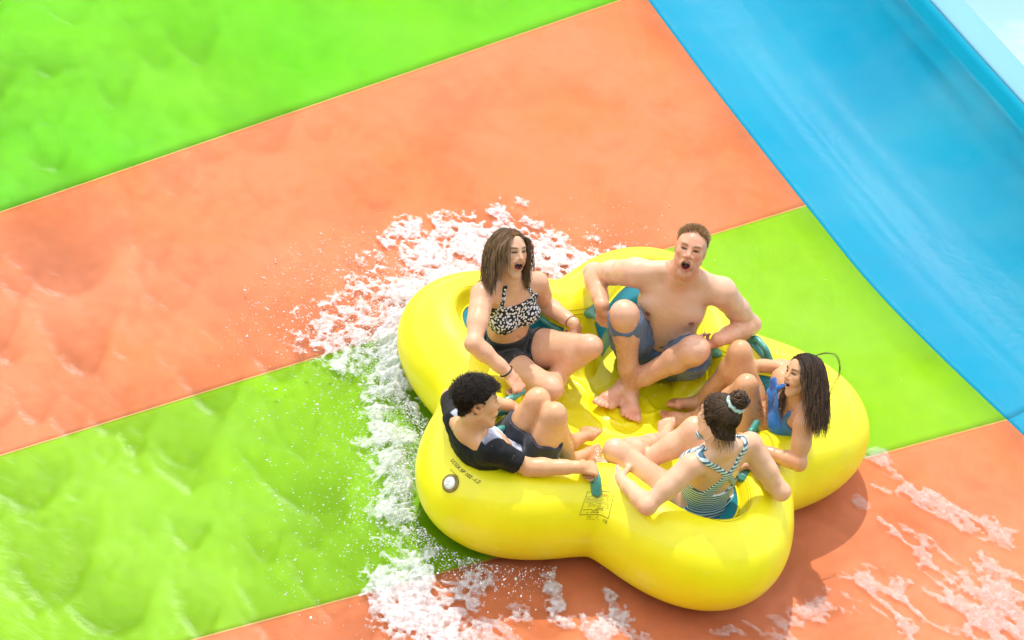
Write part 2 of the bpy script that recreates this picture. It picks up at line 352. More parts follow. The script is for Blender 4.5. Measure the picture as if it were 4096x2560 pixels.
# panel joints: start far out on the left, end on the edge of the blue wall (slide frame metres)
EDGE = spline([(-2.1, 6.2), (-1.2, 4.87), (-.33, 3.58), (.12, 2.91), (.68, 2.12), (1.11, 1.55), (1.73, .91), (2.45, .24), (3.4, -.5), (4.6, -1.4)], 200)[:, :2]
def edge_at(p): return EDGE[np.argmin(np.linalg.norm(EDGE-p, axis=1))]
JOINTS = [((-7.2, 1.2), (-1.95, 5.97)), ((-6.4, -3.18), (-.56, 3.48)), ((-6.3, -4.33), (.68, 2.12)), ((-6.2, -5.13), (1.73, .91)), ((-6.0, -6.9), (2.9, -.11)), ((-5.5, -8.6), (4.4, -1.25))]
def sag(x, y): return 0.
slide = bpy.data.objects.new('water_slide', None); slide.empty_display_size = 1; link(slide); tag(slide, 'steep striped water slide of lime, orange and blue panels', 'water slide')
def joint_pt(i, t):
    a, b = np.array(JOINTS[i][0]), edge_at(np.array(JOINTS[i][1])); return a+(b-a)*t
for i in range(len(JOINTS)-1):
    n = 40; top = [joint_pt(i, t) for t in np.linspace(0, 1, n)]; bot = [joint_pt(i+1, t) for t in np.linspace(0, 1, n)]
    ia = np.argmin(np.linalg.norm(EDGE-top[-1], axis=1)); ib = np.argmin(np.linalg.norm(EDGE-bot[-1], axis=1)); side = EDGE[ia:ib+1]
    m = len(side); rows = []
    for j in range(m):
        e = side[j]; s0 = bot[0]*(j/(m-1))+top[0]*(1-j/(m-1)); rows.append([(*(s0+(e-s0)*t), 0) for t in np.linspace(0, 1, n)])
    V = np.array(rows).reshape(-1, 3); gap = .002
    I = np.arange(m*n).reshape(m, n); Q = np.stack([I[1:, :-1], I[1:, 1:], I[:-1, 1:], I[:-1, :-1]], -1).reshape(-1, 4)
    o = mesh_obj('panel', V, Q, (GREEN, ORANGE)[i % 2] if i else GREEN_TOP, slide)
    md = o.modifiers.new('thick', 'SOLIDIFY'); md.thickness = .05; md.offset = -1
# blue side wall: curls up from the edge
WALL_R = 1.19; WALL_PHI = radians(60)
EN = np.gradient(EDGE, axis=0); EN /= np.linalg.norm(EN, axis=1)[:, None]; EO = np.stack([-EN[:, 1], EN[:, 0]], 1)
def wall_pt(i, s):
    ph = s*WALL_PHI; return np.array([*(EDGE[i]+EO[i]*WALL_R*sin(ph)), WALL_R*(1-cos(ph))])
cuts = [0]+[int(np.argmin(np.linalg.norm(EDGE-np.array(j[1]), axis=1))) for j in JOINTS[3:4]]+[len(EDGE)-1]
for a, b in zip(cuts[:-1], cuts[1:]):
    if b-a < 3: continue
    rows = [[wall_pt(i, s) for s in np.linspace(0, 1, 30)] for i in range(a, b+1)]
    V = np.array(rows).reshape(-1, 3); m = b-a+1; I = np.arange(m*30).reshape(m, 30); Q = np.stack([I[1:, :-1], I[1:, 1:], I[:-1, 1:], I[:-1, :-1]], -1).reshape(-1, 4)
    o = mesh_obj('side_wall_panel', V, Q, BLUE, slide); md = o.modifiers.new('thick', 'SOLIDIFY'); md.thickness = .05; md.offset = -1
    rows = []
    for i in range(a, b+1):
        p = wall_pt(i, 1); o3 = np.array([*EO[i], 0.]); rows.append([p+np.array([0, 0, .002]), p+o3*.012+np.array([0, 0, .012]), p+o3*.16+np.array([0, 0, .030]), p+o3*.175+np.array([0, 0, .018]), p+o3*.175-np.array([0, 0, .07])])
    V = np.array(rows).reshape(-1, 3); I = np.arange(m*5).reshape(m, 5); Q = np.stack([I[1:, :-1], I[1:, 1:], I[:-1, 1:], I[:-1, :-1]], -1).reshape(-1, 4)
    o = mesh_obj('rim_flange', V, Q, RIM, slide, smooth=False); md = o.modifiers.new('thick', 'SOLIDIFY'); md.thickness = .012; md.offset = -1
for i in range(1, 5):                                       # thin sealed joints between the floor panels
    P = np.array([(*joint_pt(i, t), -.001) for t in np.linspace(0, 1, 60)]); d = unit(P[-1]-P[0]); w = np.cross(d, (0, 0, 1))*.0035
    V = np.concatenate([P-w+[0, 0, .0022], P+w+[0, 0, .0022], P-w-[0, 0, .006], P+w-[0, 0, .006]]); n = 60
    F = [(k, k+1, n+k+1, n+k) for k in range(n-1)]+[(2*n+k, k, n+k, 3*n+k) for k in (0, n-1)]+[(2*n+k, 2*n+k+1, k+1, k) for k in range(n-1)]+[(n+k, n+k+1, 3*n+k+1, 3*n+k) for k in range(n-1)]
    mesh_obj('joint_strip', V, F, CAULK, slide, smooth=False)
# ground far below the slide
g = mesh_obj('ground', [(-3000, -3000, 0), (3000, -3000, 0), (3000, 3000, 0), (-3000, 3000, 0)], [(0, 1, 2, 3)], paint('ground_grass', (.06, .09, .03, 1), .9, .4, .05), None); g.matrix_world = Matrix.Identity(4)
tag(g, 'flat grassy ground far below the water slide', 'ground', kind='structure')

# ------------------------------------------------------------------ people
def skin_mat(name, rough=.42):
    m, n, l, b = nodes(name)
    a = n.new('ShaderNodeAttribute'); a.attribute_name = 'Col'
    t = n.new('ShaderNodeTexCoord'); x = n.new('ShaderNodeTexNoise'); x.inputs['Scale'].default_value = 14; x.inputs['Detail'].default_value = 6; x.inputs['Roughness'].default_value = .65
    l.new(t.outputs['Object'], x.inputs['Vector'])
    mp = n.new('ShaderNodeMapRange'); mp.inputs['From Min'].default_value = .3; mp.inputs['From Max'].default_value = .7; mp.inputs['To Min'].default_value = .93; mp.inputs['To Max'].default_value = 1.05
    l.new(x.outputs['Fac'], mp.inputs['Value'])
    h = n.new('ShaderNodeHueSaturation'); l.new(a.outputs['Color'], h.inputs['Color']); l.new(mp.outputs[0], h.inputs['Value']); l.new(h.outputs[0], b.inputs['Base Color'])
    b.inputs['Roughness'].default_value = rough; b.inputs['Specular IOR Level'].default_value = .5
    b.inputs['Subsurface Weight'].default_value = .2; b.inputs['Subsurface Radius'].default_value = (.02, .007, .003); b.inputs['Subsurface Scale'].default_value = .6
    y = n.new('ShaderNodeTexNoise'); y.inputs['Scale'].default_value = 120; l.new(t.outputs['Object'], y.inputs['Vector'])
    u = n.new('ShaderNodeBump'); u.inputs['Strength'].default_value = .25; u.inputs['Distance'].default_value = .002; l.new(y.outputs['Fac'], u.inputs['Height']); l.new(u.outputs[0], b.inputs['Normal'])
    c = n.new('ShaderNodeTexNoise'); c.inputs['Scale'].default_value = 22; l.new(t.outputs['Object'], c.inputs['Vector'])
    r = n.new('ShaderNodeMapRange'); r.inputs['From Min'].default_value = .35; r.inputs['From Max'].default_value = .65; r.inputs['To Min'].default_value = .26; r.inputs['To Max'].default_value = .52
    l.new(c.outputs['Fac'], r.inputs['Value']); l.new(r.outputs[0], b.inputs['Roughness'])
    return m
SKIN = skin_mat('skin')
def hair_mat(name, rough=.42):
    m, n, l, b = nodes(name)
    a = n.new('ShaderNodeAttribute'); a.attribute_name = 'Col'; l.new(a.outputs['Color'], b.inputs['Base Color'])
    b.inputs['Roughness'].default_value = rough; b.inputs['Specular IOR Level'].default_value = .45
    return m
HAIR = hair_mat('hair'); CAP = hair_mat('hair_cap', .95); CAP.node_tree.nodes['Principled BSDF'].inputs['Specular IOR Level'].default_value = .05

FEMALE = dict(rib=(.122, .088, .15), waist=(.108, .080, .12), pelv=(.150, .105, .095), sh=.046, ua=(.043, .036), fa=(.038, .025), thigh=(.086, .052), knee=.050, calf=(.051, .032), neck=.047, bust=.052, hs=.83, trap=.036)
MALE = dict(rib=(.155, .108, .175), waist=(.135, .098, .13), pelv=(.150, .110, .10), sh=.062, ua=(.053, .043), fa=(.049, .031), thigh=(.090, .060), knee=.058, calf=(.056, .037), neck=.058, bust=0, hs=.86, trap=.046)
BOY = dict(rib=(.130, .092, .155), waist=(.112, .082, .12), pelv=(.132, .098, .09), sh=.046, ua=(.041, .035), fa=(.037, .025), thigh=(.074, .050), knee=.050, calf=(.048, .031), neck=.047, bust=0, hs=.87, trap=.038)

class Person:
    def __init__(s, J, T, h=.0044):
        s.J = J = {k: np.array(v, float) for k, v in J.items()}; s.T = T
        pts = np.array([J[k] for k in J if not k.endswith(('_f', '_r', '_u')) and k not in ('up', 'pup')])
        s.f = Field(pts.min(0)-.22, pts.max(0)+.22, h)
        s.base = np.array([J['pel'][0], J['pel'][1], .15])
        s.HC = J['head']; f = J['head_f']; u = J['head_u']; s.HA = np.array([np.cross(f, u), u, f])      # right, up, front
        s.CA = np.array([J['chest_r'], J['up'], J['chest_f']]); s.PA = np.array([J['pelv_r'], J['pup'], J['pelv_f']])
        s.hs = T['hs']
    def H(s, x, y, z): return s.HC+s.hs*(x*s.HA[0]+y*s.HA[1]+z*s.HA[2])
    def hl(s, P): return ((P-s.HC)/s.hs)@s.HA.T
    def torso(s, belly=0., slouch=.02):
        J, T, f = s.J, s.T, s.f; C, A, B = s.CA, s.PA, J['up']; L = np.linalg.norm(J['neck']-J['pel'])
        mid = lambda t, fr=0, lat=0: J['pel']+(J['neck']-J['pel'])*t+C[2]*fr+C[0]*lat-C[2]*slouch*4*t*(1-t)
        s.mid = mid; r = T['rib']; sc = L/.45 if T is not MALE else L/.51
        f.ell(J['pel']+A[1]*.02, A, T['pelv'], .04)
        for sg in (-1, 1): f.ell(J['pel']+A[0]*sg*.06-A[2]*.035-A[1]*.02, A, (.075, .08, .085), .03)
        f.ell(mid(.36, belly), C, (T['waist'][0], T['waist'][2]*sc, T['waist'][1]), .05)
        f.ell(mid(.66, .008), C, (r[0], r[2]*sc, r[1]), .05)
        f.ell(mid(.82), C, (r[0]*.94, .075*sc, r[1]*.78), .04)
        sh = np.array([J['Rsh'], J['Lsh']])
        for q in sh:
            f.cone(mid(.86), .055, q, T['sh'], .035)
            f.cone(J['neck']+B*.035-C[2]*.01, T['neck']*.72, q+B*.012, T['trap'], .03)
        for sg in (-1, 1):
            if T['bust']:
                f.ell(mid(.63, r[1]*.78, sg*.062), C, (T['bust'], T['bust']*.95, T['bust']*.85), .028)
            else:
                w = r[0]; f.ell(mid(.72, r[1]*.66, sg*w*.46), C, (w*.46, w*.34, w*.24), .035)
                f.ell(mid(.55, r[1]*.45, sg*w*.3), C, (w*.3, w*.6, w*.35), .04)
            f.cone(mid(.84, r[1]*.55, sg*.02), .011, mid(.93, .02, sg*(np.linalg.norm(J['Rsh']-J['Lsh'])*.36)), .012, .02)
        nb = s.H(0, -.055, -.028)
        f.cone(J['neck']-B*.02, T['neck']*1.08, nb, T['neck'], .03)
        f.cone(J['neck']+C[2]*.02, T['neck']*.8, s.H(0, -.07, .01), T['neck']*.72, .025)
    def limb(s, g, k=.016): s.f.add(g, k)
    def arm(s, S, palm, curl, thumb=(.5, .6, .5), hand=1.):
        J, T, f = s.J, s.T, s.f; sh, el, wr = J[S+'sh'], J[S+'elb'], J[S+'wr']; g = f.like()
        d1 = unit(el-sh); d2 = unit(wr-el); u0, u1 = T['ua']; a0, a1 = T['fa']
        g.cone(sh, T['sh'], sh+d1*.07, u0*1.06, .02); g.cone(sh+d1*.05, u0*1.04, sh+(el-sh)*.55, u0*1.02, .02); g.cone(sh+(el-sh)*.5, u0, el, u1*.95, .02)
        g.ball(el-unit(d2-d1+1e-6)*.004, u1*.96, .02)
        side = unit(np.cross(d1, d2)+1e-6); 
        g.cone(el, u1*.95, el+(wr-el)*.28, a0, .02); g.cone(el+(wr-el)*.25, a0, el+(wr-el)*.75, a1*1.2, .02); g.cone(el+(wr-el)*.7, a1*1.2, wr, a1, .015)
        s.hand(g, S, wr, J[S+'kn_'], palm, curl, thumb, hand)
        s.limb(g, .022)
    def hand(s, g, S, W, K, palm, curl, thumb, hs):
        d = unit(K-W); n = np.asarray(palm, float); n = unit(n-d*(n@d)); th = np.cross(d, n)*(1 if S == 'R' else -1)
        q = hs*(.95 if s.T is not MALE else 1.08); A = np.array([d, th, n])
        g.cone(W, s.T['fa'][1], W+d*.03*q, .024*q, .012)
        g.ell(W+d*.055*q, A, (.048*q, .037*q, .0145*q), .010)
        for o, Lf, r in ((.0335, .92, .0082), (.0115, 1.0, .0084), (-.0105, .95, .0081), (-.0315, .76, .0074)):
            p = W+d*.086*q*(1 if abs(o) < .02 else .97)+th*o*q; g.cone(W+d*.03*q+th*o*.6*q, .011*q, p, .0098*q, .005)
            ang = 0; pts = [p]
            for a, ll in zip(curl, (.044, .028, .022)):
                ang += a; dd = d*cos(ang)+n*sin(ang); p = p+dd*ll*Lf*q; pts.append(p)
            g.chain(pts, [r*1.12*q, r*1.02*q, r*.94*q, r*.84*q], .004)
        p = W+d*.028*q+th*.024*q; t1 = unit(d*thumb[0]+th*thumb[1]+n*thumb[2]); t2 = unit(t1+d*.35+n*.35)
        g.chain([p, p+t1*.038*q, p+t1*.038*q+t2*.03*q, p+t1*.038*q+t2*.054*q], [.0165*q, .012*q, .0105*q, .009*q], .008)
        s.nail = getattr(s, 'nail', [])
    def leg(s, S, fs=1., up=(0, 0, 1), flop=0.):
        J, T, f = s.J, s.T, s.f; hp, kn, an, to = J[S+'hip'], J[S+'kn'], J[S+'an'], J[S+'toe']; g = f.like()
        d1 = unit(kn-hp); d2 = unit(an-kn); t0, t1 = T['thigh']; fr = unit(d1-d2)                 # knee points this way
        back = unit(-fr-d2*((-fr)@d2))
        g.cone(hp, t0, hp+(kn-hp)*.35, t0*.97, .03); g.cone(hp+(kn-hp)*.35, t0*.97, kn-d1*.03, t1*1.1, .03)
        g.ball(kn-fr*.004, T['knee'], .02); g.ball(kn+fr*.016, T['knee']*.72, .02)
        c0, c1 = T['calf']; m = kn+(an-kn)*.3+back*.014
        g.cone(kn, T['knee']*.93, m, c0, .025); g.cone(m, c0, kn+(an-kn)*.72+back*.006, c1*1.18, .025); g.cone(kn+(an-kn)*.7, c1*1.15, an, c1, .02)
        g.cone(kn+fr*.012, .028, an+fr*.004, .022, .02)
        u = np.asarray(up, float); d = to-an; u = unit(u-unit(d)*0); d = unit(d-u*(d@u)+1e-6*d2); r = np.cross(d, u); med = -r if S == 'R' else r
        q = fs; s.feet = getattr(s, 'feet', []); s.feet.append((an, d, u, med, q))
        g.cone(an, c1*1.02, an-d*.034*q-u*.038*q, .029*q, .02)
        for sg in (-1, 1): g.ball(an+r*sg*.026*q-u*.006, .013*q, .012)
        g.cone(an+d*.012*q-u*.008*q, .034*q, an+d*.10*q-u*.036*q+med*.012*q, .023*q, .02)
        g.cone(an-d*.03*q-u*.048*q, .022*q, an+d*.10*q-u*.05*q-med*.022*q, .018*q, .015)
        g.cone(an+d*.10*q-u*.042*q+med*.022*q, .021*q, an+d*.108*q-u*.05*q-med*.024*q, .016*q, .012)
        for i, (o, b, L, rr) in enumerate(((.031, .118, .032, .0125), (.012, .124, .026, .0092), (-.003, .121, .024, .0087), (-.0175, .115, .021, .0082), (-.031, .106, .018, .0078))):
            p = an+d*b*q-u*.05*q+med*o*q; g.chain([p-d*.02*q, p+d*L*.55*q+u*.003*q, p+d*L*q-u*.003*q], [rr*1.05*q, rr*q, rr*.92*q], .004)
        s.limb(g, .02)
    def head(s, mouth=(.022, .018), my=-.062, jaw=.012, smile=0., squint=.0035, male=False, stub=0.):
        f, hs, A = s.f, s.hs, s.HA; g = f.like(); H = s.H
        E = lambda c, r, k=.015: g.ell(H(*c), A, np.array(r)*hs, k*hs)
        Bl = lambda c, r, k=.012: g.ball(H(*c), r*hs, k*hs)
        K = lambda a, ra, b, rb, k=.012: g.cone(H(*a), ra*hs, H(*b), rb*hs, k*hs)
        E((0, .036, -.014), (.074, .082, .093), .02); E((0, .03, .035), (.064, .062, .055), .03); E((0, -.028, .034), (.056, .075, .056), .03)
        cy = -.103-jaw; jw = .050 if male else .044
        for sg in (-1, 1):
            K((sg*jw, -.05, .005), .024, (sg*.016, cy+.004, .058), .017, .025)
            Bl((sg*.043, -.016, .058), .021, .03)
            E((sg*.030, .031, .079), (.022, .010, .012), .016)
            E((sg*.0725, -.002, -.008), (.0105, .031, .020), .014); 
        Bl((0, cy, .061), .0185 if male else .016, .022); Bl((0, -.078-jaw*.6, .072), .014, .02)
        for sg in (-1, 1): g.cut(H(sg*.031, .0105, .099), A, np.array((.017, .0095, .016))*hs, .010*hs)
        for sg in (-1, 1): Bl((sg*.0305, .010, .0765), .0125, .004)
        K((0, .028, .083), .0075, (0, -.018, .106), .0100, .012); Bl((0, -.0215, .1075), .0108, .008)
        for sg in (-1, 1): Bl((sg*.0125, -.0265, .096), .0082, .007)
        w, h_ = mouth; mz = .086
        n = 18; ring = [(w*1.06*cos(t), my+h_*1.08*sin(t)+smile*abs(cos(t))**2, mz+.010-.40*(w*cos(t))**2/.03-(.006 if sin(t) < 0 else 0)) for t in np.linspace(0, 2*pi, n+1)]
        for a, b in zip(ring, ring[1:]): K(a, .0046, b, .0046, .008)
        for sg in (-1, 1): K((sg*.021, -.030, .083), .006, (sg*(w+.012), my+smile, .070), .010, .018)          # cheek fold
        if h_ > .006:
            g.cut(H(0, my, mz+.012), A, np.array((w*.92, h_*.92, .036))*hs, .004*hs)
            K((-w*.6, my+h_*.62+smile*.5, mz-.006), .0042, (0, my+h_*.72, mz+.004), .0046, .003); K((0, my+h_*.72, mz+.004), .0046, (w*.6, my+h_*.62+smile*.5, mz-.006), .0042, .003)
        for sg in (-1, 1): g.cut(H(sg*.084, -.003, -.004), A, np.array((.007, .016, .010))*hs, .004)
        s.limb(g, .014); s.mouth = (w, h_, my, mz, smile, cy); s.squint = squint
    def build(s, base_col, lip=(.45, .16, .12), brow=(.06, .03, .015), brow_w=.0042, label='', blush=.5, nip=False, navel=None, name='person', extra=None):
        f = s.f
        if nip:
            for sg in (-1, 1):
                p = s.mid(.685, s.T['rib'][1]*.95, sg*s.T['rib'][0]*.62); f.ball(p, .006, .008)
        if navel is not None: s.navel = s.mid(*navel); f.cut(s.navel, s.CA, (.006, .010, .014), .008)
        o, V = field_obj(name, f, SKIN, None, s.base)
        s.V = P = V; C = np.tile(np.array(base_col, float), (len(P), 1)); l = s.hl(P)
        red = np.array((1.0, .72, .66))
        def blend(w, col, mul=False):
            nonlocal C
            w = np.clip(w, 0, 1)[:, None]; C = C*(1-w)+w*(C*np.asarray(col) if mul else np.asarray(col))
        bump = lambda c, r: np.clip(1-np.linalg.norm(P-c, axis=1)/r, 0, 1)
        for k in ('Rkn', 'Lkn', 'Relb', 'Lelb', 'Rsh', 'Lsh', 'Rkn_', 'Lkn_', 'Rtoe', 'Ltoe'): blend(bump(s.J[k], .085)*blush*1.3, red, True)
        for an, d, u, med, q in s.feet: blend(bump(an+d*.12*q-u*.05, .07)*.7, red, True)
        hd = np.linalg.norm(l*[1, 1, 1], axis=1) < .165
        for sg in (-1, 1):
            blend(hd*np.clip(1-np.linalg.norm(l-[sg*.042, -.022, .07], axis=1)/.035, 0, 1)*blush*1.2, red, True)
            blend(hd*np.clip(1-np.linalg.norm((l-[sg*.080, 0, -.006])/[1, 1.5, 1], axis=1)/.028, 0, 1)*.8, red, True)
        blend(hd*np.clip(1-np.linalg.norm(l-[0, -.022, .105], axis=1)/.022, 0, 1)*blush, red, True)
        w, h_, my, mz, sm, cy = s.mouth; front = hd & (l[:, 2] > .045)
        e = np.sqrt((l[:, 0]/(w+1e-3))**2+((l[:, 1]-my-sm*(l[:, 0]/w)**2)/(h_+1e-3))**2)
        blend(front*np.clip((1.30-e)/.22, 0, 1)*.8, lip)
        if h_ > .006:
            ins = front & (e < 1.0) & (l[:, 2] < mz+.004-.3*(l[:, 0])**2/.03)
            blend(ins.astype(float), (.05, .008, .008)); blend((front & (e < .8) & (l[:, 1] < my-h_*.25)).astype(float), (.25, .04, .035))
            teeth = front & (np.abs(l[:, 1]-(my+h_*.62+sm*.4)) < .0075) & (np.abs(l[:, 0]) < w*.78) & (l[:, 2] < mz+.0115-.3*l[:, 0]**2/.03) & (l[:, 2] > mz-.022) & (e < .86)
            blend(teeth*.95, (.88, .85, .78))
        for sg in (-1, 1):
            x = (l[:, 0]-sg*.0305); y = l[:, 1]-.0100+4.5*x*x
            blend(front*np.clip(1.25-np.sqrt((x/.0165)**2+(y/(s.squint+.0038))**2), 0, 1)*3, (.045, .022, .014))
            blend(front*np.clip(1-np.sqrt((np.abs(x)/.004-1.6)**2+(y/.003)**2), 0, 1)*.6*(s.squint > .003), (.5, .45, .42))
            x = (l[:, 0]*sg-.033); y = l[:, 1]-.0335+6*x*x-.12*x
            blend(front*np.clip(1.5-np.sqrt((x/.021)**4+(y/brow_w)**2), 0, 1)*.9, brow)
            blend(hd*np.clip(1-np.linalg.norm((l-[sg*.080, -.004, -.003])/[1.6, 1.4, 1], axis=1)/.011, 0, 1)*1.2, (.20, .07, .04))
        if nip:
            for sg in (-1, 1):
                p = s.mid(.685, s.T['rib'][1]*.95, sg*s.T['rib'][0]*.62); blend(np.clip((.017-np.linalg.norm(P-p, axis=1))/.005, 0, 1), (.34, .12, .09))
        if navel is not None: blend(np.clip((.013-np.linalg.norm(P-s.navel, axis=1))/.006, 0, 1)*.7, (.22, .08, .05))
        if extra: extra(s, P, l, blend)
        vcol(o, C); s.o = o; tag(o, label, 'person', 'raft riders'); return o
    def garment(s, name, fn, t, mat, lo, hi, k=.003, f=None):
        f = f or s.f; sl = f.box(lo, hi); x, y, z = f.xyz(sl); P = np.stack(np.broadcast_arrays(x, y, z), -1).astype(np.float32)
        D = np.maximum(f.D[sl]-t, fn(P)).astype(np.float32)
        for a in range(3):
            for e in (0, -1):
                i = [slice(None)]*3; i[a] = e; D[tuple(i)] = np.maximum(D[tuple(i)], .003)
        g = Field.__new__(Field); g.h = f.h; g.lo = np.array([f.ax[i][sl[i]][0] for i in range(3)], float); g.n = np.array(D.shape); g.D = D
        o, V = field_obj(name, g, mat, s.o, s.base); return o, V
def box_around(pts, m): pts = np.array(pts); return pts.min(0)-m, pts.max(0)+m
def smax(a, b, k): return -smin(-a, -b, k)

def strands(f, roots, d0, length, steps=12, grav=.35, bias=None, off=.006, jit=.15, curl=0., curl_n=3., stiff=1., seed=1):
    """wet locks: grown from the scalp, bent by gravity, kept outside the body"""
    r = np.random.default_rng(seed); n = len(roots); P = roots.copy(); d = d0/(np.linalg.norm(d0, axis=1)[:, None]+1e-9)
    length = np.broadcast_to(length, (n,)); st = (length/steps)[:, None]; out = [P.copy()]
    off = np.broadcast_to(off, (n,)); j = r.normal(0, jit, (n, 3)); ph = r.uniform(0, 2*pi, n)
    for i in range(steps):
        tgt = GRAV if bias is None else unit(GRAV+bias)
        w = grav*(.5+.5*min(1, i/3)); d = d*(1-w)+w*tgt+j*.18+r.normal(0, jit*.25, (n, 3)); d /= np.linalg.norm(d, axis=1)[:, None]
        P = P+d*st
        for _ in range(2):
            dist = f.sample(P); m = dist < off
            if m.any(): P[m] += f.grad(P[m])*(off[m]-dist[m])[:, None]
        d = P-out[-1]; d /= np.linalg.norm(d, axis=1)[:, None]+1e-9
        out.append(P.copy())
    S = np.stack(out, 1)
    if curl:
        t = np.linspace(0, 1, steps+1)[None]; T = np.gradient(S, axis=1); T /= np.linalg.norm(T, axis=2)[:, :, None]+1e-9
        a = np.cross(T, r.normal(size=(n, 1, 3))); a /= np.linalg.norm(a, axis=2)[:, :, None]+1e-9; b = np.cross(T, a); q = ph[:, None]+t*curl_n*2*pi
        S = S+curl*np.minimum(1, t*3)[..., None]*(a*np.cos(q)[..., None]+b*np.sin(q)[..., None])
    return S
def strand_mesh(S, r0, taper=.35, sides=3, flat=.55, r=None):
    n, m, _ = S.shape; r0 = np.broadcast_to(r0, (n,)); T = np.gradient(S, axis=1); T /= np.linalg.norm(T, axis=2)[:, :, None]+1e-9
    ref = np.where(np.abs(T[:, :, 2:3]) < .9, np.array([0, 0, 1.]), np.array([1., 0, 0])); N = np.cross(T, ref); N /= np.linalg.norm(N, axis=2)[:, :, None]+1e-9; B = np.cross(T, N)
    rad = r0[:, None]*np.interp(np.linspace(0, 1, m), [0, .15, .7, 1], [.7, 1, .85, taper])[None]; a = np.arange(sides)*2*pi/sides
    V = S[:, :, None]+rad[:, :, None, None]*(np.cos(a)[None, None, :, None]*N[:, :, None]+flat*np.sin(a)[None, None, :, None]*B[:, :, None])
    I = np.arange(n*m*sides).reshape(n, m, sides); q = np.stack([I[:, :-1], np.roll(I, -1, 2)[:, :-1], np.roll(I, -1, 2)[:, 1:], I[:, 1:]], -1).reshape(-1, 4)
    return V.reshape(-1, 3), q
def hair_obj(s, name, S, r0, cols, seed=3, taper=.35, parent=None, grad=None):
    V, Q = strand_mesh(S, r0, taper); o = mesh_obj(name, V-s.base, Q, HAIR, parent or s.o)
    r = np.random.default_rng(seed); n, m, _ = S.shape; c = np.array(cols); w = r.random((n, 1)); C = c[0]*(1-w)+c[1]*w; C = C*r.uniform(.65, 1.25, (n, 1))
    C = np.repeat(C[:, None], m, 1)
    if grad is not None: C = C*np.interp(np.linspace(0, 1, m), [0, 1], grad)[None, :, None]
    vcol(o, np.repeat(C.reshape(-1, 3), 3, 0)); return o
def scalp(s, fn, t, cols, name='hair', seed=2):
    """close cap of hair on the skull; fn(l)<0 inside, l = head coordinates"""
    c = s.HC; R_ = .17*s.hs
    o, V = s.garment(name, lambda P: fn(((P-c)/s.hs)@s.HA.T)*s.hs, t, CAP, c-R_, c+R_)
    n = vnoise(V, 90, seed)*.5+vnoise(V, 220, seed+1)*.5; C = np.array(cols[0])+(np.array(cols[1])-np.array(cols[0]))*np.clip(n[:, None]*.8+.4, 0, 1)
    vcol(o, C); return o, V

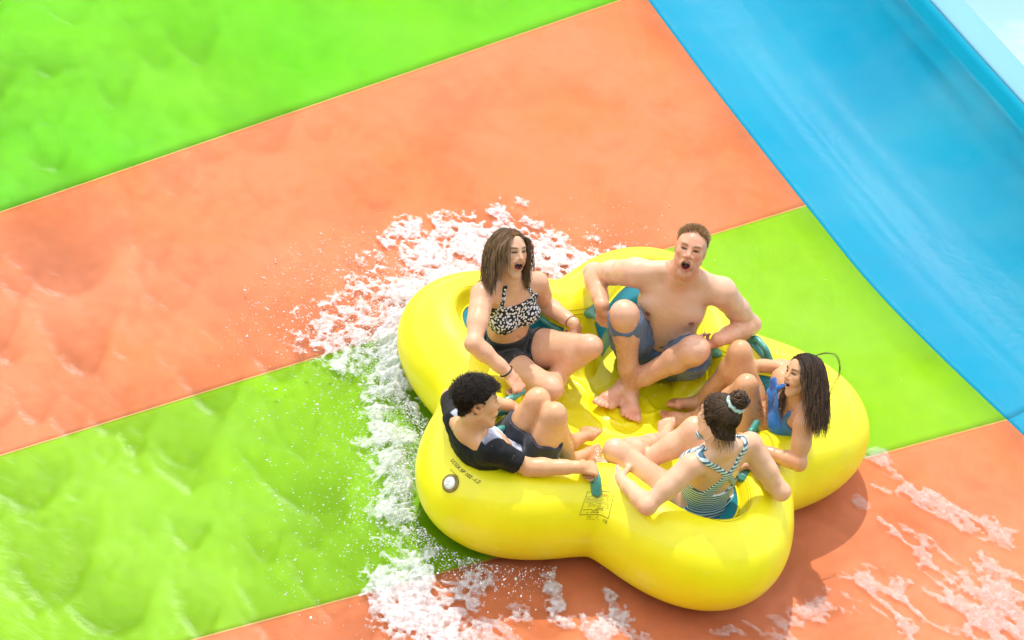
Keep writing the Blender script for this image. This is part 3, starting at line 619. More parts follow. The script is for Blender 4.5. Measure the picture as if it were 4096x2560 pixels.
POSE = {'girl': {'pel': (-0.6039, 0.2257, 0.2344), 'neck': (-0.6764, 0.2013, 0.6779), 'pup': (-0.101, -0.034, 0.9943), 'chest_f': (0.6598, -0.7485, 0.0666), 'chest_r': (-0.734, -0.6609, -0.1563), 'pelv_f': (0.8144, -0.5769, 0.0629), 'pelv_r': (-0.5715, -0.8161, -0.086), 'up': (-0.161, -0.0543, 0.9855), 'Rsh': (-0.7797, 0.1083, 0.6561), 'Lsh': (-0.5618, 0.2981, 0.6307), 'Rhip': (-0.6485, 0.1621, 0.2277), 'Lhip': (-0.5594, 0.2894, 0.2411), 'head_f': (0.6284, -0.5635, 0.5363), 'head_u': (-0.2306, 0.5235, 0.8202), 'head': (-0.7135, 0.224, 0.8266), 'Relb': (-0.7631, -0.1272, 0.5794), 'Rwr': (-0.5883, -0.1499, 0.4822), 'Rkn_': (-0.5376, -0.185, 0.4543), 'Lelb': (-0.5047, 0.4409, 0.4051), 'Lwr': (-0.3635, 0.2806, 0.4738), 'Lkn_': (-0.3272, 0.3035, 0.403), 'Lkn': (-0.2674, 0.1622, 0.4663), 'Lan': (-0.4097, 0.1261, 0.2107), 'Ltoe': (-0.4583, 0.0965, 0.1817), 'Rkn': (-0.3894, -0.0444, 0.3589), 'Ran': (-0.3606, 0.2228, 0.1866), 'Rtoe': (-0.3038, 0.3137, 0.1627)},
 'man': {'pel': (0.0531, 0.5025, 0.2268), 'neck': (0.0392, 0.4524, 0.7341), 'pup': (-0.017, -0.0615, 0.998), 'chest_f': (0.0027, -0.9952, -0.0982), 'chest_r': (-0.9996, -0.0, -0.0273), 'pelv_f': (0.001, -0.9981, -0.0614), 'pelv_r': (-0.9999, -0.0, -0.017), 'up': (-0.0272, -0.0982, 0.9948), 'Rsh': (-0.1548, 0.4558, 0.694), 'Lsh': (0.2351, 0.4558, 0.7046), 'Rhip': (-0.0419, 0.5025, 0.2252), 'Lhip': (0.1481, 0.5025, 0.2284), 'head_f': (-0.0864, -0.8362, 0.5416), 'head_u': (0.0183, 0.5422, 0.84), 'head': (0.0503, 0.4364, 0.908), 'Relb': (-0.3249, 0.6239, 0.4967), 'Rwr': (-0.2582, 0.3913, 0.5195), 'Rkn_': (-0.2353, 0.3751, 0.4204), 'Lelb': (0.4144, 0.5616, 0.4749), 'Lwr': (0.2752, 0.3367, 0.5364), 'Lkn_': (0.2468, 0.3589, 0.4551), 'Rkn': (-0.1594, 0.2876, 0.5907), 'Ran': (-0.0446, 0.2539, 0.1977), 'Rtoe': (-0.0121, 0.0802, 0.1661), 'Lkn': (0.1816, 0.2176, 0.5512), 'Lan': (-0.0695, 0.2535, 0.2075), 'Ltoe': (-0.1192, 0.1602, 0.1615)},
 'boy': {'pel': (-0.4566, -0.4672, 0.2683), 'neck': (-0.6857, -0.6776, 0.5934), 'pup': (-0.3412, -0.3133, 0.8862), 'chest_f': (0.4392, 0.5808, 0.6854), 'chest_r': (0.7401, -0.6664, 0.0904), 'pelv_f': (0.4858, 0.7483, 0.4517), 'pelv_r': (0.8047, -0.5847, 0.1031), 'up': (-0.5092, -0.4676, 0.7225), 'Rsh': (-0.5927, -0.7336, 0.5812), 'Lsh': (-0.7481, -0.5936, 0.5622), 'Rhip': (-0.3922, -0.514, 0.2765), 'Lhip': (-0.5209, -0.4204, 0.26), 'head_f': (0.9276, 0.3593, 0.1019), 'head_u': (-0.2572, 0.417, 0.8718), 'head': (-0.6884, -0.6625, 0.7476), 'Relb': (-0.4174, -0.7081, 0.5099), 'Rwr': (-0.2209, -0.6691, 0.5397), 'Rkn_': (-0.1708, -0.6457, 0.529), 'Lelb': (-0.7998, -0.3933, 0.492), 'Lwr': (-0.5559, -0.3318, 0.4711), 'Lkn_': (-0.5212, -0.3137, 0.4505), 'Rkn': (-0.363, -0.4579, 0.5986), 'Ran': (-0.2466, -0.3383, 0.2439), 'Rtoe': (-0.1463, -0.2661, 0.2613), 'Lkn': (-0.4429, -0.3907, 0.5948), 'Lan': (-0.2624, -0.2232, 0.2384), 'Ltoe': (-0.2149, -0.1643, 0.246)},
 'right': {'pel': (0.5162, 0.1184, 0.2487), 'neck': (0.6307, -0.042, 0.642), 'pup': (0.1668, -0.2338, 0.9579), 'chest_f': (-0.9151, -0.3885, 0.1078), 'chest_r': (-0.308, 0.8462, 0.4348), 'pelv_f': (-0.9716, -0.2041, 0.1193), 'pelv_r': (-0.1676, 0.9506, 0.2612), 'up': (0.2601, -0.3647, 0.8941), 'Rsh': (0.5643, 0.1037, 0.6035), 'Lsh': (0.6789, -0.1623, 0.618), 'Rhip': (0.5028, 0.1945, 0.2696), 'Lhip': (0.5296, 0.0424, 0.2278), 'head_f': (-0.8567, -0.4507, 0.2509), 'head_u': (-0.0178, 0.512, 0.8588), 'head': (0.6231, -0.0517, 0.7865), 'Lelb': (0.6996, -0.2648, 0.4882), 'Lwr': (0.5282, -0.2172, 0.4646), 'Lkn_': (0.4782, -0.1906, 0.4529), 'Relb': (0.6194, 0.3562, 0.4583), 'Rwr': (0.4473, 0.2789, 0.4905), 'Rkn_': (0.4237, 0.3514, 0.4169), 'Lkn': (0.4195, 0.0331, 0.5819), 'Lan': (0.2556, 0.1353, 0.2157), 'Ltoe': (0.1117, 0.1534, 0.1737), 'Rkn': (0.3725, 0.252, 0.5712), 'Ran': (0.2773, 0.2689, 0.2096), 'Rtoe': (0.1247, 0.2278, 0.1803)},
 'near': {'pel': (0.3429, -0.4464, 0.2738), 'neck': (0.3395, -0.5567, 0.7204), 'pup': (-0.0047, -0.1509, 0.9885), 'chest_f': (-0.6547, 0.735, 0.1765), 'chest_r': (0.7559, 0.6343, 0.1624), 'pelv_f': (-0.5926, 0.7967, 0.1188), 'pelv_r': (0.8055, 0.5852, 0.0931), 'up': (-0.0074, -0.2397, 0.9708), 'Rsh': (0.4525, -0.4496, 0.6933), 'Lsh': (0.2271, -0.6471, 0.6796), 'Rhip': (0.4114, -0.3967, 0.2818), 'Lhip': (0.2745, -0.4962, 0.2659), 'head_f': (-0.6764, 0.6378, -0.3685), 'head_u': (0.052, 0.5404, 0.8398), 'head': (0.2816, -0.5311, 0.8619), 'Lelb': (0.0902, -0.7882, 0.5379), 'Lwr': (-0.0226, -0.6133, 0.4687), 'Lkn_': (-0.0553, -0.5737, 0.4566), 'Relb': (0.6319, -0.5066, 0.529), 'Rwr': (0.519, -0.3404, 0.4803), 'Rkn_': (0.4899, -0.302, 0.4482), 'Lkn': (-0.0746, -0.4346, 0.4599), 'Lan': (0.1388, -0.0946, 0.2756), 'Ltoe': (0.1403, 0.1015, 0.2164), 'Rkn': (0.2296, -0.29, 0.5555), 'Ran': (-0.0244, -0.3791, 0.2677), 'Rtoe': (-0.0753, -0.3358, 0.2152)}}
def loc(P, c, A): return (P-c)@np.asarray(A).T            # local coordinates along axes A
DOWN = (0, 0, -1)
# ---- fabrics
def fabric(name, col, rough=.75, wr=.4, sc=16, noise=.15): return paint(name, col, rough, noise, 9, wr, sc, sheen=.2)
def floral():
    m, n, l, b = nodes('floral_fabric'); t = n.new('ShaderNodeTexCoord'); nz = n.new('ShaderNodeTexNoise'); nz.inputs['Scale'].default_value = 60; l.new(t.outputs['Object'], nz.inputs['Vector'])
    mxv = n.new('ShaderNodeVectorMath'); mxv.operation = 'MULTIPLY_ADD'; mxv.inputs[1].default_value = (.012, .012, .012); l.new(nz.outputs['Color'], mxv.inputs[0]); l.new(t.outputs['Object'], mxv.inputs[2])
    v = n.new('ShaderNodeTexVoronoi'); v.inputs['Scale'].default_value = 88; l.new(mxv.outputs[0], v.inputs['Vector'])
    c = n.new('ShaderNodeValToRGB'); c.color_ramp.interpolation = 'CONSTANT'; e = c.color_ramp.elements; e[0].position = 0; e[0].color = (.10, .10, .12, 1); e[1].position = .08; e[1].color = (.72, .72, .74, 1); x = e.new(.44); x.color = (.006, .007, .012, 1)
    l.new(v.outputs['Distance'], c.inputs['Fac']); l.new(c.outputs[0], b.inputs['Base Color']); b.inputs['Roughness'].default_value = .7; return m
def stripes(axis, freq):
    m, n, l, b = nodes('striped_fabric'); t = n.new('ShaderNodeTexCoord'); d = n.new('ShaderNodeVectorMath'); d.operation = 'DOT_PRODUCT'; d.inputs[1].default_value = tuple(axis); l.new(t.outputs['Object'], d.inputs[0])
    nz = n.new('ShaderNodeTexNoise'); nz.inputs['Scale'].default_value = 12; l.new(t.outputs['Object'], nz.inputs['Vector'])
    k = n.new('ShaderNodeMath'); k.operation = 'MULTIPLY_ADD'; k.inputs[1].default_value = .012; l.new(nz.outputs['Fac'], k.inputs[0]); l.new(d.outputs['Value'], k.inputs[2])
    s = n.new('ShaderNodeMath'); s.operation = 'MULTIPLY'; s.inputs[1].default_value = freq; l.new(k.outputs[0], s.inputs[0]); f = n.new('ShaderNodeMath'); f.operation = 'FRACT'; l.new(s.outputs[0], f.inputs[0])
    c = n.new('ShaderNodeValToRGB'); e = c.color_ramp.elements; e[0].position = .46; e[0].color = (.62, .74, .72, 1); e[1].position = .54; e[1].color = (.05, .13, .19, 1); x = e.new(.97); x.color = (.05, .13, .19, 1); y = e.new(1.); y.color = (.62, .74, .72, 1)
    l.new(f.outputs[0], c.inputs['Fac']); l.new(c.outputs[0], b.inputs['Base Color']); b.inputs['Roughness'].default_value = .7; return m
def rings(s, name, S, t, r, mat, tr=.0035):
    """band round a forearm at fraction t from elbow to wrist"""
    J = s.J; a, b = J[S+'elb'], J[S+'wr']; d = unit(b-a); u = unit(np.cross(d, (.3, .2, .9))); v = np.cross(d, u); c = a+(b-a)*t
    P = np.array([c+r*(cos(q)*u+sin(q)*v)+d*.006*cos(q+1) for q in np.linspace(0, 2*pi, 29)]); V, F = tube_mesh([P], [np.full(29, tr)], 6, cap=False); return mesh_obj(name, V-s.base, F, mat, s.o)

def thigh_cut(P, J, hem, wob):
    """cut each trouser leg at its own hem: every point belongs to the nearer thigh"""
    D, Wc = [], []
    for S in 'RL':
        a, b = J[S+'hip'], J[S+'kn']; v = b-a; L = np.linalg.norm(v); d = v/L; t = (P-a)@d; D.append(np.linalg.norm(P-a-np.clip(t, 0, L)[..., None]*d, axis=-1)); Wc.append(t-L*hem[S]-wob*vnoise(P, 25, 6))
    return np.where(D[0] < D[1], Wc[0], Wc[1])
def lower_cut(P, J, A, waist, hem, wob=.004, rad=.10, c=None, reach=9.):
    T, D = [], []
    for S in 'RL':
        a, b = J[S+'hip'], J[S+'kn']; v = b-a; L = np.linalg.norm(v); d = v/L; t = (P-a)@d; D.append(np.linalg.norm(P-a-np.clip(t, 0, L)[..., None]*d, axis=-1)); T.append((t, L))
    t = np.where(D[0] < D[1], T[0][0], T[1][0]); dist = np.minimum(*D); w = np.where(D[0] < D[1], T[0][0]-T[0][1]*hem['R'], T[1][0]-T[1][1]*hem['L'])-wob*vnoise(P, 25, 6)
    up = loc(P, J['pel'] if c is None else c, A)[..., 1]-waist; near = (t > .03) & (dist < rad); lim = np.linalg.norm(P-J['pel'], axis=-1)-reach; return np.maximum(lim, np.where(near, w, np.maximum(up, np.where(dist < rad+.03, w, -1))))
def off_thighs(P, J, r=.088):
    o = -1.
    for S in 'RL':
        a, b = J[S+'hip'], J[S+'kn']; v = b-a; t = np.clip((P-a)@v/(v@v), .35, 1); o = np.maximum(o, r-np.linalg.norm(P-a-t[..., None]*v, axis=-1))
        a, b = J[S+'kn'], J[S+'an']; v = b-a; t = np.clip((P-a)@v/(v@v), 0, 1); o = np.maximum(o, r-.015-np.linalg.norm(P-a-t[..., None]*v, axis=-1))
    return o
def off_arms(P, J, r=.037):
    """keep a top off the upper arms"""
    o = -1.
    for S in 'RL':
        a, b = J[S+'sh'], J[S+'elb']; v = b-a; t = np.clip((P-a)@v/(v@v), .30, 1); o = np.maximum(o, r-np.linalg.norm(P-a-t[..., None]*v, axis=-1))
    return o
GRIPC = (1.25, 1.25, .7)
def cast_girl():
    s = Person(POSE['girl'], dict(FEMALE, rib=(.114, .084, .15), waist=(.094, .074, .12), pelv=(.132, .098, .095))); J = s.J
    s.torso(.0, .012); s.arm('R', (.35, -.35, -.85), GRIPC); s.arm('L', (.25, .3, -.9), (1.0, 1.1, .6))
    s.leg('L', .95, (.2, .5, .8)); s.leg('R', .95, (.3, .3, .9)); s.head((.030, .0190), -.064, .012, .013, .0016)
    s.build((.68, .385, .235), label='person in black-and-white floral bikini top and black shorts, laughing, legs crossed', navel=(.40, .088))
    C, mid, L = s.CA, s.mid, np.linalg.norm(J['neck']-J['pel']); c = mid(.70)
    def top(P):
        q = loc(P, c, C); lat, up, fr = q[..., 0], q[..., 1], q[..., 2]
        band = np.maximum(up-(.052-.10*lat*0-.02*(np.abs(lat) > 2))-.018*np.clip(fr/.08, -1, 1), -(up+.062))
        arm = np.minimum(np.linalg.norm(P-J['Rsh'], axis=-1), np.linalg.norm(P-J['Lsh'], axis=-1))
        st = np.abs(np.abs(lat)-(.088-.35*np.clip(up-.05, 0, .2)))-.0085; st = np.maximum(np.maximum(st, up-.17), -(up-.03)); st = np.maximum(st, -(fr-.0))
        return np.maximum(np.maximum(np.maximum(np.minimum(band, st), np.abs(lat)-.116), fr-.15), off_arms(P, J))
    s.garment('bikini_top', top, .006, floral(), *box_around([J['neck'], mid(.4)], .20))
    pc = J['pel']; A = s.PA
    def shorts(P): return lower_cut(P, J, C, .155, {'R': .40, 'L': .34}, .003, .092, None, .205)
    s.garment('swim_shorts', shorts, .006, fabric('black_lycra', (.006, .006, .008, 1), .45, .3, 30), *box_around([pc], .30))
    rings(s, 'wristband', 'R', .93, .030, paint('black_cord', (.004, .004, .004, 1), .5)); rings(s, 'bracelet', 'L', .92, .0285, paint('brown_cord', (.10, .03, .02, 1), .5), .002)
    # hair: centre part, wet, to the shoulders
    cols = ((.055, .026, .010), (.26, .14, .055))
    line = lambda l: np.maximum(np.maximum(-(l[..., 1]-.055+.9*(.045-l[..., 2])), l[..., 2]-(.062+.10*(l[..., 1]-.06)))*.7, -(l[..., 1]+.06))
    o, V = scalp(s, line, .005, cols); r = np.random.default_rng(11); l = s.hl(V); k = np.where((l[:, 1] > .0) & (l[:, 2] < .085))[0]; k = r.choice(k, 3000); R_ = V[k]; lr = l[k]
    d = s.HA[0]*np.sign(lr[:, :1]+r.normal(0, .003, (len(k), 1)))*.6-s.HA[2]*.75-s.HA[1]*.4+r.normal(0, .05, (len(k), 3))
    S = strands(s.f, R_, d, r.uniform(.12, .195, len(k)), 12, .44, None, r.uniform(.005, .009, len(k)), .05, .002, 2, seed=5)
    l2 = s.hl(S.reshape(-1, 3)).reshape(len(k), -1, 3); bad = ((l2[:, :, 2] > .040) & (np.abs(l2[:, :, 0]) < .066) & (l2[:, :, 1] < .066)).any(1); S = S[~bad]
    hair_obj(s, 'hair_locks', S, r.uniform(.0009, .0019, len(S)), cols, 4, .3, o, (.9, 1.15)); return s
def man_scalp(l):
    """>0 inside the receding hairline (head coordinates, roughly metres)"""
    x, y, z = l[:, 0], l[:, 1], l[:, 2]; front = y-.088+.018*np.exp(-(x/.028)**2)+.75*np.clip(.06-z, 0, .2); side = np.where(np.abs(x) > .055, y-.005+.3*z, 1); return np.minimum(np.minimum(front, .06-z+.25*(y-.08)), np.where(z > -.02, side, y+.045))
def cast_man():
    s = Person(POSE['man'], MALE); J = s.J
    s.torso(.012, .0); s.arm('R', (.5, .2, -.85), GRIPC); s.arm('L', (-.4, .3, -.85), GRIPC)
    s.leg('R', 1.1, (0, .25, 1)); s.leg('L', 1.1, (.1, .3, 1)); s.head((.0215, .0235), -.070, .024, -.002, .0012, male=True)
    def extra(s, P, l, blend):
        blend((np.linalg.norm(l, axis=1) < .17)*np.clip(man_scalp(l)/.012, 0, 1)*.75, (.34, .20, .11))
        hd = np.linalg.norm(l, axis=1) < .17; blend(hd*.8, (.95, .70, .62), True); blend(np.clip(1-np.linalg.norm(P-s.mid(.97, .05), axis=1)/.10, 0, 1)*.8, (1, .72, .64), True)
        for S in 'RL':
            a, b = s.J[S+'elb'], s.J[S+'wr']; t = np.clip((P-a)@(b-a)/((b-a)@(b-a)), 0, 1.4); dd = np.linalg.norm(P-a-t[:, None]*(b-a), axis=1); blend(np.clip((.075-dd)/.02, 0, 1)*np.clip(t*4, 0, 1)*.75, (.93, .72, .58), True)
            a, b = s.J[S+'kn'], s.J[S+'an']; t = np.clip((P-a)@(b-a)/((b-a)@(b-a)), 0, 1); dd = np.linalg.norm(P-a-t[:, None]*(b-a), axis=1); w = np.clip((.08-dd)/.02, 0, 1)*np.clip(t*6, 0, 1)*np.clip((1.0-t)*6, 0, 1)
            n = np.clip(vnoise(P, 210, 5)*1.2+.2, 0, 1); blend(w*(.40+.22*n), (.70, .52, .38), True)
        blend(hd*np.clip((-.05-l[:, 1])/.03, 0, 1)*np.clip((l[:, 2]-.0)/.04, 0, 1)*.35, (.62, .5, .45), True)
    s.build((.72, .43, .285), (.42, .15, .11), (.20, .10, .05), .0045, 'bare-chested person in blue-grey shorts shouting, ankles crossed on the raft floor', .6, True, (.30, .098), extra=extra)
    # loose board shorts: their own fuller volume round hips and thighs
    g = s.f.like(); A = s.PA; g.ell(J['pel']+A[1]*.03, A, (.172, .12, .125), .04)
    for S, hem in (('R', .97), ('L', .80)):
        a, b = J[S+'hip'], J[S+'kn']; d = unit(b-a); sag_ = np.array(GRAV)*.012
        g.cone(a, .108, a+(b-a)*.5+sag_, .098, .04); g.cone(a+(b-a)*.5+sag_, .098, a+(b-a)*hem+sag_*.6, .083 if S == 'L' else .076, .03)
    sl = tuple(slice(a, b) for a, b in zip(*g.used)); x, y, z = g.xyz(sl); P = np.stack(np.broadcast_arrays(x, y, z), -1)
    g.D[sl] += .006*vnoise(P, 28, 3)+.004*vnoise(P*[1, 1, .4], 60, 4)
    def cut(P):
        return lower_cut(P, J, s.CA, .012, {'R': .93, 'L': .80}, .012, .135, s.mid(.25))
    m = fabric('blue_chambray', (.075, .125, .21, 1), .8, .6, 22, .35); s.garment('board_shorts', cut, 0., m, *box_around([J['pel'], J['Rkn'], J['Lkn'], s.mid(.35)], .16), f=g)
    cols = ((.24, .13, .055), (.55, .36, .19)); r = np.random.default_rng(3); V = s.V; l = s.hl(V); hd = np.linalg.norm(l, axis=1) < .17
    k = np.where(hd & (man_scalp(l) > .0))[0]; k = r.choice(k, 3000, p=(lambda w: w/w.sum())(np.clip(man_scalp(l[k])/.02, .15, 1))); n = s.f.grad(V[k]); d = n+s.HA[1]*.35+s.HA[2]*.25+r.normal(0, .22, (len(k), 3))
    ln = np.where(l[k][:, 1] > .06, .024, .012)*r.uniform(.5, 1.2, len(k)); S = strands(s.f, V[k]-n*.003, d, ln, 4, .02, None, .002, .1, 0, seed=2); hair_obj(s, 'hair', S, r.uniform(.0012, .0021, len(k)), cols, 6, .2, None, (.7, 1.3)); return s
def cast_boy():
    s = Person(POSE['boy'], BOY); J = s.J
    s.torso(.0, .03); s.arm('R', (.2, .2, -.95), GRIPC); s.arm('L', (.2, -.3, -.9), GRIPC)
    s.leg('R', 1.0, (-.35, -.3, 1)); s.leg('L', .98, (-.35, -.3, 1)); s.head((.019, .007), -.060, .004, .004, .002)
    s.build((.68, .37, .19), label='person with dark curly hair in black and white swim shirt, knees drawn up', brow=(.03, .015, .008), brow_w=.0055, blush=.35)
    C, mid = s.CA, s.mid
    g = s.f.like(); g.ell(mid(.36), C, (.118, .125, .090), .05); g.ell(mid(.66, .006), C, (.136, .160, .100), .05); g.ell(mid(.84), C, (.135, .08, .085), .04); g.ell(J['pel']+s.PA[1]*.05, s.PA, (.14, .10, .11), .04)
    for S, e in (('R', .74), ('L', .92)):
        a, b = J[S+'sh'], J[S+'elb']; g.cone(mid(.87), .062, a, .056, .03); g.cone(a, .056, a+(b-a)*e, .050, .025)
    g.cone(mid(.88), .075, J['neck']+J['up']*.01, .060, .02)
    sl = tuple(slice(a, b) for a, b in zip(*g.used)); x, y, z = g.xyz(sl); P = np.stack(np.broadcast_arrays(x, y, z), -1); g.D[sl] += .003*vnoise(P, 30, 8)+.0035*vnoise(P*[1, .5, 1], 60, 9)
    nd = unit(s.HC-J['neck'])
    def cut(P):
        a_ = (P-J['neck'])@nd; rho = np.linalg.norm(P-J['neck']-a_[..., None]*nd, axis=-1); r = np.maximum(np.minimum(a_+.012-.35*((P-J['neck'])@s.CA[2]), .070-rho), a_-.05)
        for S, e in (('R', .74), ('L', .92)):
            a, b = J[S+'sh'], J[S+'elb']; d = unit(b-a); w = (P-a)@d-np.linalg.norm(b-a)*e; t = np.linalg.norm(P-a-np.clip((P-a)@d, 0, 1)[..., None]*d, axis=-1); r = np.maximum(r, np.where(t < .09, w, -1))
        return np.maximum(r, -(loc(P, J['pel'], s.PA)[..., 1]+.02))
    m, n, l_, b = nodes('swim_shirt'); a = n.new('ShaderNodeAttribute'); a.attribute_name = 'Col'; l_.new(a.outputs['Color'], b.inputs['Base Color']); b.inputs['Roughness'].default_value = .7; b.inputs['Specular IOR Level'].default_value = .3
    o, V = s.garment('swim_shirt', cut, 0., m, *box_around([J['neck'], J['pel'], J['Rsh'], J['Lsh'], J['Relb'], J['Lelb']], .13), f=g)
    q = loc(V, mid(.6), C); col = np.tile([.006, .007, .010], (len(V), 1)); arms = np.minimum(*[np.linalg.norm(V-J[S+'sh'], axis=1) for S in 'RL'])
    w = np.clip((q[:, 2]+.028+.25*np.clip(-q[:, 1], 0, .3)-.4*np.clip(q[:, 1]-.06, 0, .2))/.006, 0, 1)*np.clip((.118-np.abs(q[:, 0]))/.006, 0, 1)*np.clip((arms-.056)/.01, 0, 1)
    col = col*(1-w[:, None])+w[:, None]*np.array([.52, .55, .66])
    low = np.clip((-.13-q[:, 1]-.5*q[:, 0])/.02, 0, 1)*(q[:, 0] > .03); pat = (vnoise(V*[1, 1, 1], 55, 3) > -.1)[:, None]*np.array([.02, .22, .36])+.03; col = col*(1-low[:, None])+low[:, None]*pat; vcol(o, col)
    g = s.f.like(); A = s.PA; g.ell(J['pel']+A[1]*.01, A, (.152, .10, .115), .04)
    for S in 'RL':
        a, b = J[S+'hip'], J[S+'kn']; g.cone(a, .094, a+(b-a)*.62, .080, .03)
    sl = tuple(slice(a, b) for a, b in zip(*g.used)); x, y, z = g.xyz(sl); P = np.stack(np.broadcast_arrays(x, y, z), -1); g.D[sl] += .004*vnoise(P, 30, 2)
    def cut2(P): return lower_cut(P, J, A, .085, {'R': .62, 'L': .62}, .012, .11)
    s.garment('swim_shorts', cut2, 0., fabric('navy_shorts', (.007, .009, .020, 1), .6, .4, 25), *box_around([J['pel'], J['Rkn'], J['Lkn']], .16), f=g)
    cols = ((.006, .004, .003), (.030, .016, .009)); r = np.random.default_rng(8)
    line = lambda l: np.maximum(np.maximum(-(l[..., 1]-.062+1.0*np.clip(.070-l[..., 2], -1, .034)+1.5*np.clip(-.022-l[..., 2], 0, .08)), l[..., 2]-.090), -(l[..., 1]+.052))
    o, V = scalp(s, line, .006, cols); l = s.hl(V); k = r.choice(len(V), 2400, p=(lambda w: w/w.sum())(np.where(l[:, 1] > .045, 3., .7))); n = s.f.grad(V[k]); top_ = l[k][:, 1] > .045
    d = n*.8+s.HA[2]*np.where(top_, .5, -.2)[:, None]+r.normal(0, .35, (len(k), 3)); ln = np.where(top_, .030, .007)*r.uniform(.6, 1.2, len(k))
    S = strands(s.f, V[k]-n*.004, d, ln, 9, .13, None, np.where(top_, r.uniform(.004, .011, len(k)), .003), .25, .005, 1.5, seed=9); l2 = s.hl(S.reshape(-1, 3)).reshape(len(k), -1, 3); ok = ~((l2[:, :, 2] > .03) & (l2[:, :, 1] < .052)).any(1); S = S[ok]; k = k[ok]; hair_obj(s, 'hair_curls', S, r.uniform(.0009, .0017, len(k)), cols, 6, .3, o, (.8, 1.7)); return s
def cast_right():
    s = Person(POSE['right'], dict(FEMALE, rib=(.112, .082, .145), waist=(.098, .074, .12), pelv=(.135, .098, .09), thigh=(.074, .047), calf=(.046, .030), knee=.046, ua=(.037, .031), fa=(.033, .023), bust=.044, hs=.77, sh=.041, neck=.041)); J = s.J
    s.torso(.0, .055); s.arm('L', (.3, .5, -.8), (.35, .4, .3)); s.arm('R', (-.2, .2, -.95), (.5, .5, .3))
    s.leg('L', .93, (.2, .35, 1)); s.leg('R', .93, (.2, .35, 1)); s.head((.027, .0105), -.060, .006, .011, .0018)
    s.build((.64, .34, .17), label='person with long dark hair in bright blue bikini, leaning back and smiling', brow=(.03, .015, .008), brow_w=.005, blush=.35, navel=(.36, .075))
    C, mid = s.CA, s.mid; c = mid(.66)
    def top(P):
        q = loc(P, c, C); lat, up, fr = q[..., 0], q[..., 1], q[..., 2]; band = np.maximum(up-.045-.03*np.clip(fr/.08, -1, 1), -(up+.048))
        st = np.abs(np.abs(lat)-(.075-.1*np.clip(up-.05, 0, .2)))-.0105; st = np.maximum(st, -(up-.02)); st = np.maximum(st, up-.15); return np.maximum(np.maximum(np.maximum(np.minimum(band, st), np.abs(lat)-.125), fr-.16), np.maximum(off_arms(P, J, .040), off_thighs(P, J)))
    blue = fabric('blue_lycra', (.004, .16, .52, 1), .5, .3, 20); s.garment('bikini_top', top, .0065, blue, *box_around([J['neck'], mid(.4)], .19))
    pc = J['pel']; A = s.PA
    def bot(P):
        q = loc(P, pc, A); return np.maximum(lower_cut(P, J, A, .085, {'R': .10, 'L': .10}, .0, .08, None, .18), -(q[..., 1]-.085+1.5*(.10-np.abs(q[..., 0]))*.0+.30))
    s.garment('bikini_bottom', bot, .0065, blue, *box_around([pc], .2))
    cols = ((.014, .008, .005), (.085, .042, .018)); r = np.random.default_rng(21)
    line = lambda l: np.maximum(np.maximum(-(l[..., 1]-.055+.9*(.05-l[..., 2])), l[..., 2]-(.066+.10*(l[..., 1]-.06)))*.7, -(l[..., 1]+.06))
    o, V = scalp(s, line, .005, cols); l = s.hl(V); k = np.where(l[:, 1] > -.01)[0]; k = r.choice(k, 3000); lr = l[k]
    d = -s.HA[2]*.55+s.HA[0]*np.sign(lr[:, :1])*.35-s.HA[1]*.6+r.normal(0, .06, (len(k), 3)); bias = -s.CA[2]*.02
    S = strands(s.f, V[k], d, r.uniform(.16, .26, len(k)), 13, .52, bias, r.uniform(.005, .009, len(k)), .07, .005, 2.5, seed=5)
    l2 = s.hl(S.reshape(-1, 3)).reshape(len(k), -1, 3); bad = ((l2[:, :, 2] > .030) & (np.abs(l2[:, :, 0]) < .072) & (l2[:, :, 1] < .064)).any(1); S = S[~bad]; hair_obj(s, 'hair_locks', S, r.uniform(.0009, .0018, len(S)), cols, 4, .3, o, (.8, 1.9))
    # loose flyaway loop over the crown and a few wet ends over the chest
    top0 = s.H(-.01, .115, -.03); up = s.HA[1]; bk = -s.HA[2]; ends = []
    for i in range(5):
        j = r.normal(0, .006, (6, 3)); ends.append(spline(np.array([top0, top0+bk*.06+up*.022, top0+bk*.12+up*.012, top0+bk*.155-up*.05, top0+bk*.15-up*.12, top0+bk*.12-up*.20])+j*np.linspace(.3, 1.2, 6)[:, None], 14))
    for i in range(12):
        p0 = s.H(.055*r.choice([-1, 1]), -.05, .02); q = mid(.80, .12, r.normal(0, .05)); e = mid(.52, .16+r.normal(0, .02), r.normal(.02, .05)); ends.append(spline([p0, (p0+q)/2+C[2]*.03, q, e], 14))
    hair_obj(s, 'loose_strands', np.array(ends), np.full(len(ends), .0013), cols, 9, .3, o); return s
